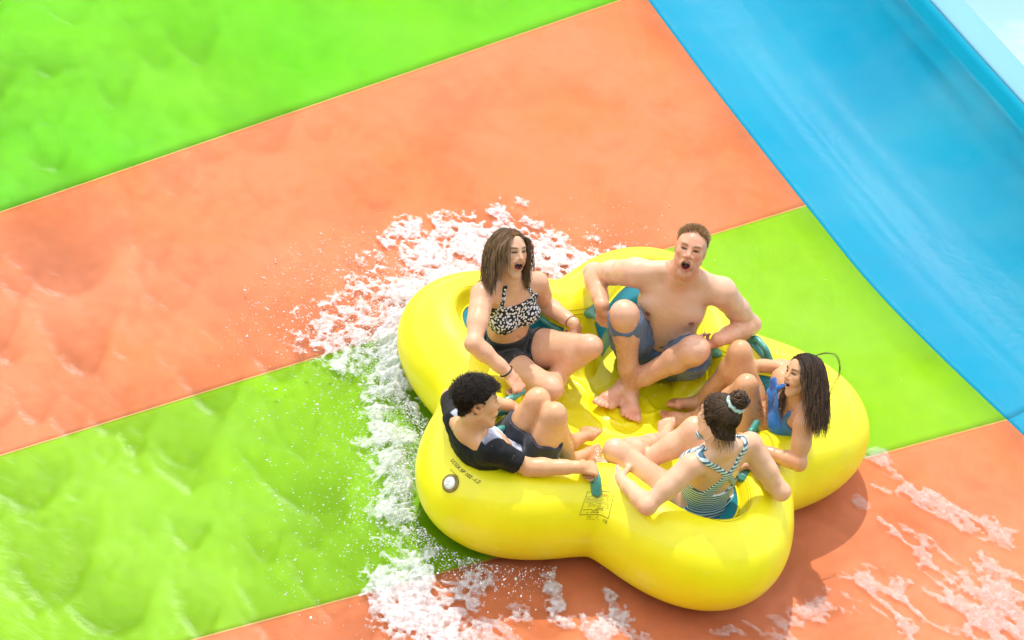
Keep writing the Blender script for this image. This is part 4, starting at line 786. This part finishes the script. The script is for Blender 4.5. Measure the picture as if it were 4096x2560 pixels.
def cast_near():
    s = Person(POSE['near'], dict(FEMALE, rib=(.128, .092, .15), waist=(.115, .086, .12))); J = s.J
    s.torso(.0, -.012); s.arm('L', (.5, .3, -.8), GRIPC); s.arm('R', (-.3, .2, -.9), GRIPC)
    s.leg('L', .93, (-.1, -.3, 1)); s.leg('R', .93, (.3, 0, 1)); s.head((.02, .006), -.060, .003, .004, .002)
    s.build((.74, .43, .27), label='person in striped one-piece swimsuit with hair bun, seen from behind', blush=.4)
    C, mid = s.CA, s.mid; c = mid(.6); L = np.linalg.norm(J['neck']-J['pel'])
    X0 = .105                                                # height above c where the straps cross on the back
    def suit(P):
        q = loc(P, c, C); lat, up, fr = q[..., 0], q[..., 1], q[..., 2]; low = up+.045-.45*np.clip(np.abs(lat)-.02, 0, .2)
        lowf = np.where(fr > .0, up-.07, low)
        dn = np.maximum(up-X0-.008, fr-.02); L1 = np.maximum(np.abs(lat+(X0-up)*.52)*.88-.021, dn); L2 = np.maximum(np.abs(lat-(X0-up)*.52)*.88-.0125, dn)
        u_ = np.maximum(X0-.012-up, fr-.06); U1 = np.maximum(np.abs(lat-(up-X0)*.95)*.72-.0115, u_); U2 = np.maximum(np.abs(lat+(up-X0)*.95)*.72-.0115, u_)
        sf = np.maximum(np.abs(np.abs(lat)-.09)-.012, -fr); r = np.minimum(np.minimum(lowf, np.minimum(L1, L2)), np.minimum(np.minimum(U1, U2), sf)); r = np.maximum(r, up-.26)
        r = np.maximum(r, np.where(up > .02, np.abs(lat)-.135, -1)); r = np.maximum(np.maximum(r, np.where(up > -.12, fr-.13, -1)), np.maximum(np.abs(lat)-.16, np.maximum(off_arms(P, J, .058), off_thighs(P, J, .10)))); return np.maximum(r, lower_cut(P, J, s.PA, .9, {'R': .10, 'L': .10}, 0., .095))
    s.garment('striped_swimsuit', suit, .0065, stripes(J['up']+C[0]*.12, 62), *box_around([J['neck'], J['pel']], .2))
    cols = ((.030, .016, .008), (.13, .068, .030)); r = np.random.default_rng(31)
    line = lambda l: np.maximum(np.maximum(-(l[..., 1]-.055+1.15*np.clip(.055-l[..., 2], -1, .12)), l[..., 2]-.070), -(l[..., 1]+.085))
    o, V = scalp(s, line, .007, cols); l = s.hl(V); k = r.choice(len(V), 2200); bun = s.H(0, .105, -.085)
    R_ = V[k]; m = 10; S = np.zeros((len(k), m+1, 3)); S[:, 0] = R_; tgt = bun-s.HA[1]*.01
    P = R_.copy()
    for i in range(m):
        f_ = (i+1)/m; P = P+(tgt-P)*(1/(m-i)); dist = s.f.sample(P); off = .009+.006*r.random(len(k)); mk = (dist < off) & (np.linalg.norm(P-bun, axis=1) > .03); P[mk] += s.f.grad(P[mk])*(off[mk]-dist[mk])[:, None]; S[:, i+1] = P
    S += r.normal(0, .0012, S.shape); hair_obj(s, 'hair_locks', S, r.uniform(.0009, .0018, len(k)), cols, 4, .8, o)
    W = []
    for i in range(160):                                     # bun: locks wound round a knot
        a = unit(r.normal(size=3)); b = unit(np.cross(a, r.normal(size=3))); rr = r.uniform(.026, .043); t0 = r.uniform(0, 6.3); t = np.linspace(t0, t0+r.uniform(2, 4.5), 12)
        W.append(bun+s.HA[1]*.024-s.HA[2]*.012+rr*(np.cos(t)[:, None]*a+np.sin(t)[:, None]*b)+r.normal(0, .0015, (12, 3)))
    for i in range(46):
        t = np.linspace(0, 1, 12)[:, None]; d = unit(r.normal(size=3)); W.append(bun+s.HA[1]*.024-s.HA[2]*.012+d*(.034+.026*t)+r.normal(0, .012, 3)*t)
    hair_obj(s, 'hair_bun', np.array(W), np.r_[r.uniform(.002, .0036, 160), np.full(46, .0006)], cols, 7, .4, o, (1, 1.4))
    fly = []
    for i in range(120):
        p = s.H(r.normal(0, .035), -.055+r.normal(0, .015), -.085+r.normal(0, .01)); d = unit(-s.HA[1]*.8-s.HA[2]*.3+r.normal(0, .4, 3)); L_ = r.uniform(.02, .06); fly.append(np.array([p+d*L_*q-np.array([0, 0, .02])*q*q for q in np.linspace(0, 1, 12)]))
    hair_obj(s, 'nape_wisps', np.array(fly), np.full(120, .0008), cols, 8, .3, o)
    cc = bun+s.HA[1]*.002; ax = unit(s.HA[1]*.8-s.HA[2]*.6); u = unit(np.cross(ax, s.HA[0])); v = np.cross(ax, u); t = np.linspace(0, 2*pi, 41)
    P = np.array([cc+.037*(cos(q)*u+sin(q)*v)+ax*.003*sin(9*q) for q in t]); V, F = tube_mesh([P], [.0085+.0018*np.sin(t*14)], 8, cap=False); mesh_obj('hair_tie', V-s.base, F, fabric('mint_scrunchie', (.45, .62, .55, 1), .8), o); return s
CAST = [cast_girl(), cast_man(), cast_boy(), cast_right(), cast_near()]

# ------------------------------------------------------------------ raft handles, valve and print
HOLD = (('girl', 'L', (.25, .3, -.9)), ('girl', 'R', (.35, -.35, -.85)), ('man', 'R', (.5, .2, -.85)), ('man', 'L', (-.4, .3, -.85)), ('boy', 'L', (.2, -.3, -.9)), ('boy', 'R', (.2, .2, -.95)), ('near', 'R', (-.3, .2, -.9)))
for who, S, palm in HOLD:
    W, K = np.array(POSE[who][S+'wr']), np.array(POSE[who][S+'kn_']); d = unit(K-W); n = np.array(palm, float); n = unit(n-d*(n@d)); q = 1.08 if who == 'man' else .95
    c = to_raft(W+d*.100*q+n*.026*q); handle(c, RAFT_I[:3, :3] @ np.cross(d, n))
for th in (346, 40):
    p = on_tube(radians(th), -.08)[0]; handle(p+[0, 0, .05], np.cross(p, (0, 0, 1)))
# print on the tube, laid on its surface: u metres along the tube, v metres towards the middle of the raft
def print_pts(th0, s0, uv, lift=.0022):
    r0 = np.linalg.norm(on_tube(th0, s0)[0][:2]); out = []
    for u, v in uv: P, N = on_tube(th0+u/r0, s0-v); out.append(P+N*lift)
    return np.array(out)
def print_text(txt, th0, s0, width, mat, name, slant=.0, shear=.25):
    c = bpy.data.curves.new('lettering', 'FONT'); c.body = txt; c.size = 1; c.shear = shear; c.offset = .012; c.resolution_u = 2; t = bpy.data.objects.new('lettering', c); COL.objects.link(t); bpy.context.view_layer.update()
    m = t.evaluated_get(bpy.context.evaluated_depsgraph_get()).to_mesh(); V = np.array([v.co[:2] for v in m.vertices]); F = [tuple(p.vertices) for p in m.polygons]; bpy.data.objects.remove(t); bpy.data.curves.remove(c)
    k = width/(V[:, 0].max()-V[:, 0].min()); V = (V-[V[:, 0].min(), 0])*k; V[:, 1] += slant*V[:, 0]; return mesh_obj(name, print_pts(th0, s0, V), F, mat, raft, smooth=False)
def print_strips(strips, th0, s0, mat, name, lift=.0022):
    VV, FF = [], []
    for (u0, v0, u1, v1, w) in strips:
        n = max(2, int(hypot(u1-u0, v1-v0)/.012)+1); d = np.array([u1-u0, v1-v0]); d /= np.linalg.norm(d); q = np.array([-d[1], d[0]])*w/2; b = len(VV)*0+sum(len(x) for x in VV)
        P = [np.array([u0, v0])+(np.array([u1, v1])-[u0, v0])*t for t in np.linspace(0, 1, n)]; VV.append(print_pts(th0, s0, [p+q for p in P]+[p-q for p in P], lift)); FF += [(b+i, b+i+1, b+n+i+1, b+n+i) for i in range(n-1)]
    return mesh_obj(name, np.concatenate(VV), FF, mat, raft, smooth=False)
print_text('LCGX 5P 102 -1.2', radians(230.0), .140, .168, INK, 'lettering')
r_ = np.random.default_rng(4)
def fine_rows(n, u0, u1, v0, dv, w, fill=.8):
    out = []
    for k in range(n):
        u = u0
        while u < u1-.004:
            L = r_.uniform(.004, .012); e = min(u+L, u1); 
            if r_.random() < fill: out.append((u, v0-k*dv, e, v0-k*dv, w))
            u = e+.0018
    return out
print_strips(fine_rows(3, .030, .085, -.022, .007, .0018, .6), radians(230.0), .140, INK, 'small_print')
BX0, BX1, BV0, BV1 = 0., .108, 0., -.104                      # warning panel
PA_ = (radians(264.3), .118)
print_strips([(BX0, BV1, BX1, BV1, .0022), (BX0, BV0, BX0, BV1, .0012), (BX1, BV0, BX1, BV1, .0012), (BX0, -.004, BX1, -.004, .0010), (BX0, -.026, BX1, -.026, .0010)]+fine_rows(7, .006, .10, -.033, .0058, .0013)+fine_rows(4, .006, .085, -.076, .0062, .0022, .6)+fine_rows(3, .028, .075, -.112, .0062, .0016, .75), *PA_, INK, 'warning_label')
print_text('WARNING', PA_[0]+.050, PA_[1]+.022, .05, REDINK, 'label_heading', shear=0)
print_strips([(.020, -.022, .027, -.009, .0016), (.027, -.009, .034, -.022, .0016), (.020, -.022, .034, -.022, .0016), (.027, -.0135, .027, -.0185, .0012)], *PA_, REDINK, 'warning_triangle')
print_text('CE', PA_[0]+.118, PA_[1]+.126, .019, INK, 'label_mark', shear=0)
el = [(.060+.034*cos(t), .010+.0125*sin(t)) for t in np.linspace(0, 2*pi, 33)]; print_strips([(a[0], a[1], b[0], b[1], .0018) for a, b in zip(el, el[1:])], *PA_, paint('violet_print', (.22, .10, .22, 1), .5), 'label_emblem')
WHITE = paint('white_plastic', (.78, .78, .74, 1), .35); OLIVE = paint('valve_seat', (.26, .19, .03, 1), .5, .3, 40)
def disc(name, th0, s0, rad, lift, mat, inner=0., dome=0.):
    n = 28; V = []; rr = [rad, rad*.96, rad*.7, rad*.35, .0005] if not inner else [rad, rad*.96, (rad+inner)/2, inner*1.04, inner]
    for k, q in enumerate(rr): V.append(print_pts(th0, s0, [(q*cos(t), q*sin(t)) for t in np.arange(n)*2*pi/n], (.0005 if k == 0 or (inner and k == 4) else lift+dome*(1-(q/rad)**2))))
    F = [(k*n+i, k*n+(i+1) % n, (k+1)*n+(i+1) % n, (k+1)*n+i) for k in range(4) for i in range(n)]; return mesh_obj(name, np.concatenate(V), F, mat, raft)
vt = (radians(233.9), .204); vv = disc('valve', *vt, .040, .006, OLIVE, .024); c_ = disc('valve_cap', *vt, .0265, .008, WHITE, 0, .006); c_.parent = vv
x_ = print_strips([(-.013, -.004, .004, .010, .0022), (-.002, -.012, .003, -.003, .0018)], *vt, paint('grey_slit', (.2, .2, .19, 1), .6), 'valve_slit', .0175); x_.parent = vv

# @@ water
# ------------------------------------------------------------------ water running down the slide
FD = unit(GRAV[:2]); AC = np.array([-FD[1], FD[0]])
def in_view(P, m=200):
    V = np.asarray(SLIDE.to_3x3())@np.asarray(P).T+np.array(ORIGIN)[:, None]-np.array(cam_o.location)[:, None]; z = V[1]; return (np.abs(V[0]/z*2700) < 512+m) & (np.abs(V[2]/z*2700) < 320+m)
def inside_edge(x, y):
    """signed distance to the blue wall's foot, negative on the slide floor"""
    s = np.full(x.shape, 1e9); sg = np.zeros(x.shape)
    for i in range(0, len(EDGE)-1, 3):
        d = (x-EDGE[i, 0])**2+(y-EDGE[i, 1])**2; m = d < s; s = np.where(m, d, s); sg = np.where(m, (x-EDGE[i, 0])*EO[i, 0]+(y-EDGE[i, 1])*EO[i, 1], sg)
    return sg
def noise2(x, y, s, seed=0):
    X_, Y_ = np.asarray(x*s+seed*7.31, np.float32), np.asarray(y*s+seed*3.17, np.float32); i, j = np.floor(X_), np.floor(Y_); f, g = X_-i, Y_-j; f = f*f*(3-2*f); g = g*g*(3-2*g)
    i = i.astype(np.int32); j = j.astype(np.int32); k = (seed*5) & 63; at_ = lambda a, b: LAT[((a & 63) << 12)+((b & 63) << 6)+((k+(a >> 6)*3+(b >> 6)*7) & 63)]
    p = at_(i, j); q = at_(i+1, j); u = at_(i, j+1); w = at_(i+1, j+1); p = p+(q-p)*f; u = u+(w-u)*f; return p+(u-p)*g
def fbm(x, y, s, seed, n=4, z=0.):
    r = 0; a = 1; t = 0; P = (x, y)
    for i in range(n): r = r+a*noise2(x, y, s*2.03**i, seed+i); t += a; a *= .52
    return r/t
def wave_height(x, y):
    u = x*FD[0]+y*FD[1]; v = x*AC[0]+y*AC[1]; r = np.random.default_rng(17); h = np.zeros(x.shape)
    u = u+.05*fbm(x, y, 2.2, 40, 3)+.012*fbm(x, y, 9, 44, 2); v = v+.04*fbm(x, y, 2.5, 50, 3)
    for i in range(2300):
        u0, v0 = r.uniform(-4.6, 3.2), r.uniform(-3.8, 3.2); w = r.choice([.035, .06, .10, .18], p=[.42, .38, .16, .04])*r.uniform(.7, 1.3); k = r.uniform(.8, 2.2)/w; L = w*r.uniform(1.5, 3.2)
        left = np.clip(.50-.20*v0+.12*u0, .22, 1.0); h0 = (.0048+.028*w)*left*r.uniform(.5, 1.2)
        m = (np.abs(v-v0) < 2.2*w) & (u < u0+.12) & (u > u0-4*L); q = u0-k*(v[m]-v0)**2-u[m]
        e = np.where(q > 0, np.exp(-q/L), np.exp(-(q/(.011+.06*w))**2)); h[m] = np.maximum(h[m], h0*e*np.exp(-((v[m]-v0)/(1.3*w))**4))
    return h+.0022*fbm(x, y, 22, 60, 3)+.004*fbm(x*.8, y*.8, 3, 70, 3)
def water_mat(name, rough, air0, air1, attr=False, ior=1.33):
    m, n, l, b = nodes(name); n.remove(b); out = n['Material Output']; t = n.new('ShaderNodeTexCoord')
    mp_ = n.new('ShaderNodeMapping'); mp_.inputs['Rotation'].default_value = (0, 0, -math.atan2(FD[1], FD[0])); mp_.inputs['Scale'].default_value = (.45, 1, 1); l.new(t.outputs['Object'], mp_.inputs['Vector'])
    x = n.new('ShaderNodeTexNoise'); x.inputs['Scale'].default_value = 44; x.inputs['Detail'].default_value = 6; x.inputs['Roughness'].default_value = .6; l.new(mp_.outputs[0], x.inputs['Vector'])
    u = n.new('ShaderNodeBump'); u.inputs['Strength'].default_value = .30; u.inputs['Distance'].default_value = .007; l.new(x.outputs['Fac'], u.inputs['Height'])
    fr = n.new('ShaderNodeFresnel'); fr.inputs['IOR'].default_value = ior; l.new(u.outputs[0], fr.inputs['Normal'])
    gl = n.new('ShaderNodeBsdfGlossy'); gl.inputs['Roughness'].default_value = rough; l.new(u.outputs[0], gl.inputs['Normal']); tr = n.new('ShaderNodeBsdfTransparent')
    if attr: ca = n.new('ShaderNodeAttribute'); ca.attribute_name = 'Clear'; l.new(ca.outputs['Color'], tr.inputs['Color'])  # wave shading painted per vertex darkens the see-through part
    mx_ = n.new('ShaderNodeMixShader'); l.new(fr.outputs[0], mx_.inputs[0]); l.new(tr.outputs[0], mx_.inputs[1]); l.new(gl.outputs[0], mx_.inputs[2])
    df = n.new('ShaderNodeBsdfDiffuse'); df.inputs['Color'].default_value = (.74, .73, .70, 1); l.new(u.outputs[0], df.inputs['Normal'])
    a = n.new('ShaderNodeTexNoise'); a.inputs['Scale'].default_value = 2.2; a.inputs['Detail'].default_value = 7; a.inputs['Roughness'].default_value = .62; l.new(mp_.outputs[0], a.inputs['Vector'])
    r = n.new('ShaderNodeMapRange'); r.inputs['From Min'].default_value = .35; r.inputs['From Max'].default_value = .68; r.inputs['To Min'].default_value = air0; r.inputs['To Max'].default_value = air1; l.new(a.outputs['Fac'], r.inputs['Value'])
    if attr:
        at_ = n.new('ShaderNodeAttribute'); at_.attribute_name = 'Col'; ad = n.new('ShaderNodeMath'); ad.operation = 'MULTIPLY'; l.new(r.outputs[0], ad.inputs[0]); l.new(at_.outputs['Fac'], ad.inputs[1]); r = ad
    m2 = n.new('ShaderNodeMixShader'); l.new(r.outputs[0], m2.inputs[0]); l.new(mx_.outputs[0], m2.inputs[1]); l.new(df.outputs[0], m2.inputs[2]); l.new(m2.outputs[0], out.inputs['Surface']); return m
def grid_mesh(name, xs, ys, zf, keep, mat, kind='stuff'):
    x, y = np.meshgrid(xs, ys, indexing='ij'); K = keep(x, y); z = zf(x, y); ny = len(ys); I = np.arange(x.size).reshape(x.shape)
    q = np.stack([I[:-1, :-1], I[1:, :-1], I[1:, 1:], I[:-1, 1:]], -1).reshape(-1, 4); kq = K.ravel()[q].all(1); q = q[kq]; us = np.unique(q); re = np.full(x.size, -1); re[us] = np.arange(len(us))
    V = np.stack([x.ravel()[us], y.ravel()[us], z.ravel()[us]], 1); o = mesh_obj(name, V, re[q], mat); o['kind'] = kind; return o, us
xs, ys = np.arange(-4.6, 3.2, .0165), np.arange(-3.6, 5.2, .0165)
wkeep = lambda x, y: (inside_edge(x, y) < -.004) & in_view(np.stack([x.ravel(), y.ravel(), 0*x.ravel()], 1)).reshape(x.shape)
AIR_SHADE = {}
def water_z(x, y):
    h = wave_height(x, y); u = x*FD[0]+y*FD[1]; v = x*AC[0]+y*AC[1]      # bubbles thin out where the sheet runs thick, and gather further down
    AIR_SHADE['a'] = np.clip(1.25-h/.006, .0, 1.25)*np.clip(.62+.10*u+.02*v, .25, 1.1); AIR_SHADE['t'] = 1-.21*np.clip((h-.0004)/.0078, 0, 1)-.045*np.clip(fbm(x*1.2+.3*y, y, 30, 130, 2)+.1, -.4, 1); return .008+h      # refraction shade of the wave tongues, painted in as darker transmittance
water, us = grid_mesh('running_water', xs, ys, water_z, wkeep, water_mat('water_film', .24, .0, .045, True, 1.16)); vcol(water, np.stack([AIR_SHADE['a'].ravel()[us]]*3, 1)); vcol(water, np.stack([AIR_SHADE['t'].ravel()[us]]*3, 1), 'Clear'); tag(water, 'thin rippling sheet of water running down the striped slide', 'water')
# water on the blue wall
rows = [[wall_pt(i, s) for s in np.linspace(.004, .93, 60)] for i in range(len(EDGE))]; V = np.array(rows); wn = np.zeros_like(V)
for j, s in enumerate(np.linspace(.004, .93, 60)): wn[:, j, :2] = -EO*sin(s*WALL_PHI); wn[:, j, 2] = cos(s*WALL_PHI)
al = np.arange(len(EDGE))[:, None]*.05+0*V[..., 0]; ac_ = np.linspace(0, 1.25, 60)[None]+0*al
hh = .010+.004*fbm(al*.35, ac_*3, 2., 81, 3)+.0035*fbm(al*.22, ac_*12, 2., 85, 3)+.004*np.exp(-((ac_-.86-.05*fbm(al, al*0, 1.5, 83, 2))/.05)**2); V = V+wn*hh[..., None]
I = np.arange(V.shape[0]*60).reshape(-1, 60); Q = np.stack([I[1:, :-1], I[1:, 1:], I[:-1, 1:], I[:-1, :-1]], -1).reshape(-1, 4)
o = mesh_obj('wall_water', V.reshape(-1, 3), Q, water_mat('wall_water_film', .26, .0, .04, False, 1.10)); tag(o, 'smooth water film sliding along the blue side wall', 'water', kind='stuff')

# ------------------------------------------------------------------ foam and spray thrown up by the raft
# (x, y, radius, strength) in the slide frame
FOAM = ((-0.928, 0.888, 0.213, 1.1), (-1.074, 1.02, 0.196, 1), (-0.91, 1.199, 0.196, 1), (-0.745, 1.24, 0.204, 1), (-0.543, 1.21, 0.196, 1), (-0.369, 1.2, 0.16, 0.9), (-1.089, 0.716, 0.213, 1.05), (-1.203, 1.185, 0.116, 0.85), (-1.048, 1.277, 0.124, 0.8), (-0.808, 1.474, 0.08, 0.75), (-1.094, 0.497, 0.187, 1), (-1.106, 0.316, 0.178, 0.95), (-1.239, 0.443, 0.133, 0.75), (-1.319, 0.556, 0.107, 0.65), (-1.328, 0.374, 0.116, 0.6), (-1.199, 1.164, 0.098, 0.7), (-0.8, 1.422, 0.089, 0.62), (-0.286, 1.309, 0.116, 0.6), (-1.421, 0.59, 0.08, 0.5), (-0.942, 1.381, 0.089, 0.6), (-0.521, 1.389, 0.107, 0.55), (-1.422, 0.482, 0.133, 0.72), (-1.465, 0.358, 0.124, 0.66), (-1.545, 0.4, 0.098, 0.6), (-1.394, 0.245, 0.133, 0.72), (-1.309, 0.172, 0.142, 0.75), (-1.53, 0.229, 0.107, 0.58), (-1.325, 0.7, 0.124, 0.7), (-1.315, 0.889, 0.116, 0.68), (-1.276, 1.057, 0.107, 0.72), (-1.25, 0.333, 0.133, 0.85), (-0.198, 1.397, 0.098, 0.5), (-0.355, 1.453, 0.08, 0.4), (-0.726, 1.586, 0.062, 0.55), (-0.851, 1.577, 0.044, 0.5), (-0.655, 1.454, 0.098, 0.55), (-1.068, 0.123, 0.151, 0.95), (-1.092, 0.013, 0.116, 0.85), (-1.103, -0.091, 0.107, 0.8), (-1.043, -0.234, 0.116, 0.9), (-0.984, -0.374, 0.116, 0.9), (-0.942, -0.517, 0.124, 0.8), (-0.929, -0.698, 0.124, 0.8), (-0.88, -0.833, 0.116, 0.75), (-0.818, -0.931, 0.116, 0.8), (-0.756, -1.027, 0.133, 0.85), (-0.722, -0.868, 0.098, 0.7), (-1.034, -0.612, 0.08, 0.6), (-1.136, -0.331, 0.071, 0.55), (-0.919, -0.058, 0.098, 0.7), (-0.947, -0.264, 0.089, 0.8), (-0.831, -1.082, 0.151, 0.95), (-0.765, -1.203, 0.169, 1), (-0.658, -1.208, 0.169, 0.95), (-0.855, -1.176, 0.116, 0.9), (-0.572, -1.099, 0.133, 0.8), (-0.513, -0.946, 0.107, 0.7), (-0.581, -1.284, 0.196, 0.95), (-0.362, -1.211, 0.151, 0.7), (-0.299, -1.077, 0.098, 0.55), (-0.231, -0.791, 0.049, 0.9), (-0.196, -0.88, 0.049, 0.9), (-0.16, -0.973, 0.058, 0.9), (-0.129, -1.066, 0.08, 0.85), (0.059, -0.818, 0.062, 0.8), (0.088, -0.936, 0.089, 0.8), (0.039, -1.05, 0.124, 0.85), (0.207, -1.024, 0.089, 0.5), (-0.244, -0.736, 0.036, 0.6), (1.154, 0.402, 0.08, 0.85), (1.219, 0.318, 0.089, 0.8), (1.292, 0.264, 0.089, 0.8), (1.373, 0.227, 0.098, 0.8), (1.467, 0.182, 0.098, 0.75), (1.561, 0.149, 0.098, 0.7), (1.654, 0.13, 0.098, 0.65), (1.747, 0.098, 0.098, 0.6), (1.164, 0.22, 0.071, 0.6), (1.079, 0.092, 0.062, 0.55), (1.27, -0.034, 0.089, 0.7), (1.355, -0.099, 0.098, 0.75), (1.435, -0.166, 0.107, 0.75), (1.506, -0.235, 0.107, 0.75), (1.575, -0.273, 0.107, 0.7), (1.177, -0.002, 0.062, 0.55), (1.156, -0.414, 0.142, 0.8), (1.247, -0.444, 0.151, 0.85), (1.118, -0.517, 0.124, 0.7), (1.318, -0.539, 0.151, 0.75), (1.513, -0.415, 0.16, 0.8), (1.647, -0.43, 0.169, 0.85), (1.733, -0.281, 0.151, 0.75), (0.948, -0.615, 0.089, 0.65), (0.866, -0.69, 0.089, 0.6), (0.786, -0.786, 0.107, 0.6), (1.781, -0.475, 0.196, 0.85), (0.982, -0.472, 0.062, 0.5), (0.532, -0.847, 0.089, 0.55), (0.66, -0.828, 0.089, 0.5), (1.66, -0.09, 0.098, 0.6), (1.797, -0.136, 0.116, 0.65))
def raft_polar(x, y):
    a = RAFT_I[0, 0]*x+RAFT_I[0, 1]*y+RAFT_I[0, 3]; b = RAFT_I[1, 0]*x+RAFT_I[1, 1]*y+RAFT_I[1, 3]; th = np.arctan2(b, a); return th, np.hypot(a, b)-r_out(th)
def foam_env(x, y):
    e = np.zeros(x.shape)
    for cx, cy, R_, s in FOAM: e = np.maximum(e, s*np.exp(-((x-cx)**2+(y-cy)**2)/(R_*R_)))
    return e
def foam_mat():
    m, n, l, b = nodes('foam'); a = n.new('ShaderNodeAttribute'); a.attribute_name = 'Col'; n.remove(b); b = n.new('ShaderNodeBsdfDiffuse'); b.inputs['Color'].default_value = (.72, .72, .72, 1); tr = n.new('ShaderNodeBsdfTransparent'); mx_ = n.new('ShaderNodeMixShader')
    l.new(a.outputs['Fac'], mx_.inputs[0]); l.new(tr.outputs[0], mx_.inputs[1]); l.new(b.outputs[0], mx_.inputs[2]); l.new(mx_.outputs[0], n['Material Output'].inputs['Surface']); t = n.new('ShaderNodeTexCoord'); x = n.new('ShaderNodeTexNoise'); x.inputs['Scale'].default_value = 90; x.inputs['Detail'].default_value = 4
    l.new(t.outputs['Object'], x.inputs['Vector']); u = n.new('ShaderNodeBump'); u.inputs['Strength'].default_value = .25; u.inputs['Distance'].default_value = .004; l.new(x.outputs['Fac'], u.inputs['Height']); l.new(u.outputs[0], b.inputs['Normal']); return m
fxs, fys = np.arange(-2.05, 2.2, .0062), np.arange(-2.25, 1.85, .0062); FA = {}
def foam_z(x, y):
    th, d = raft_polar(x, y); e = foam_env(x, y); up = np.exp(-np.clip(d, 0, 2)/.16)*np.clip((np.cos(th-radians(165))+.25), 0, 1)
    ox, oy = np.cos(th), np.sin(th); rad = d*1.0; tan = th*1.15                       # lace stretched away from the raft
    lace = 1-np.abs(fbm(rad*.40+.2*fbm(x, y, 6, 5, 2), tan+.10*fbm(x, y, 7, 8, 2), 12, 90, 5))*2.6; lace2 = 1-np.abs(fbm(x, y, 21, 97, 4))*2.4; fine = fbm(x, y, 60, 99, 3)
    wk = 1-np.abs(fbm(x*.85*.45-y*.52*.45, x*.52+y*.85, 13, 110, 4))*2.5; rt = np.clip((x-.35)/.3, 0, 1)+np.clip((-.95-y)/.2, 0, 1)*np.clip((x+.55)/.2, 0, 1); rt = np.clip(rt, 0, 1); lace2 = lace2*(1-rt)+wk*rt; lace = lace*(1-rt)+wk*rt
    near = np.clip(1-d/.45, 0, 1); L = lace*(.35+.3*near)+lace2*(.65-.3*near)+.38*fine
    al = np.clip((e*1.45+.95*L*np.clip(e*3, 0, 1)-1.02)/.45, 0, 1); gr = noise2(x, y, 150, 3)*.5+noise2(x, y, 70, 4)*.5; FA['a'] = np.where(d > -.06, al*np.clip(.40+.22*e+.20*fine+.34*gr, .06, .9)*(1-.52*rt), 0); FA['e'] = e
    return .014+wave_height(x, y)*.6+e*.010*np.clip(L+.4, 0, 2)+up*np.clip(e, 0, 1)*(.08+.05*np.clip(lace, -.3, 1))
FX, FY = np.meshgrid(fxs, fys, indexing='ij'); FZ = foam_z(FX, FY); a = FA['a']
o, us = grid_mesh('splash_foam', fxs, fys, lambda x, y: FZ, lambda x, y: (a > .012) & (inside_edge(x, y) < -.02), foam_mat()); A_ = a.ravel()[us]; vcol(o, np.stack([A_]*3, 1)); tag(o, 'white lacy foam splashing out around the yellow raft', 'foam')
# spray: drops and torn filaments
r = np.random.default_rng(5); ICO = np.array([(1, 0, 0), (-1, 0, 0), (0, 1, 0), (0, -1, 0), (0, 0, 1), (0, 0, -1)], float)
ICOF = np.array([(0, 2, 4), (2, 1, 4), (1, 3, 4), (3, 0, 4), (2, 0, 5), (1, 2, 5), (3, 1, 5), (0, 3, 5)])
def to_slide(P): return P@RAFT_M[:3, :3].T+RAFT_M[:3, 3]
N = 20000; th = np.radians(np.clip(r.choice([118, 150, 172, 205, 236], N, p=[.2, .27, .27, .16, .10])+r.normal(0, 15, N), 92, 262)); jet = .55+.45*np.sin(th*23+2*np.sin(th*9)); s = r.exponential(.16, N)*(.5+jet); s = np.minimum(s, .75)
ro = r_out(th)-.02; hgt = (.05+.95*s*np.exp(-s/.25))*r.uniform(.25, 1.15, N); dth = r.normal(0, .05, N)*s*3
P = to_slide(np.stack([(ro+s)*np.cos(th+dth), (ro+s)*np.sin(th+dth), hgt], 1)); rad = np.clip(r.lognormal(-6.55, .45, N), .0008, .0055)
Pp = np.stack([r.normal(-.1, .55, 420), r.normal(0, .5, 420), r.uniform(.3, .9, 420)], 1); P = np.concatenate([P, Pp]); rad = np.r_[rad, r.uniform(.0010, .0021, 420)]
st = r.uniform(.6, 1.3, (len(P), 3)); st[:N] *= 1+1.6*np.abs(np.stack([np.cos(th), np.sin(th), .4+0*th], 1))*r.random((N, 1)); V = (P[:, None]+rad[:, None, None]*st[:, None]*ICO[None]).reshape(-1, 3); Fc = (ICOF[None]+6*np.arange(len(P))[:, None, None]).reshape(-1, 3)
DROP = paint('spray_water', (.75, .75, .75, 1), .12, spec=.8); o = mesh_obj('spray_drops', V, Fc, DROP); tag(o, 'white water drops flying off the raft', 'spray', kind='stuff')
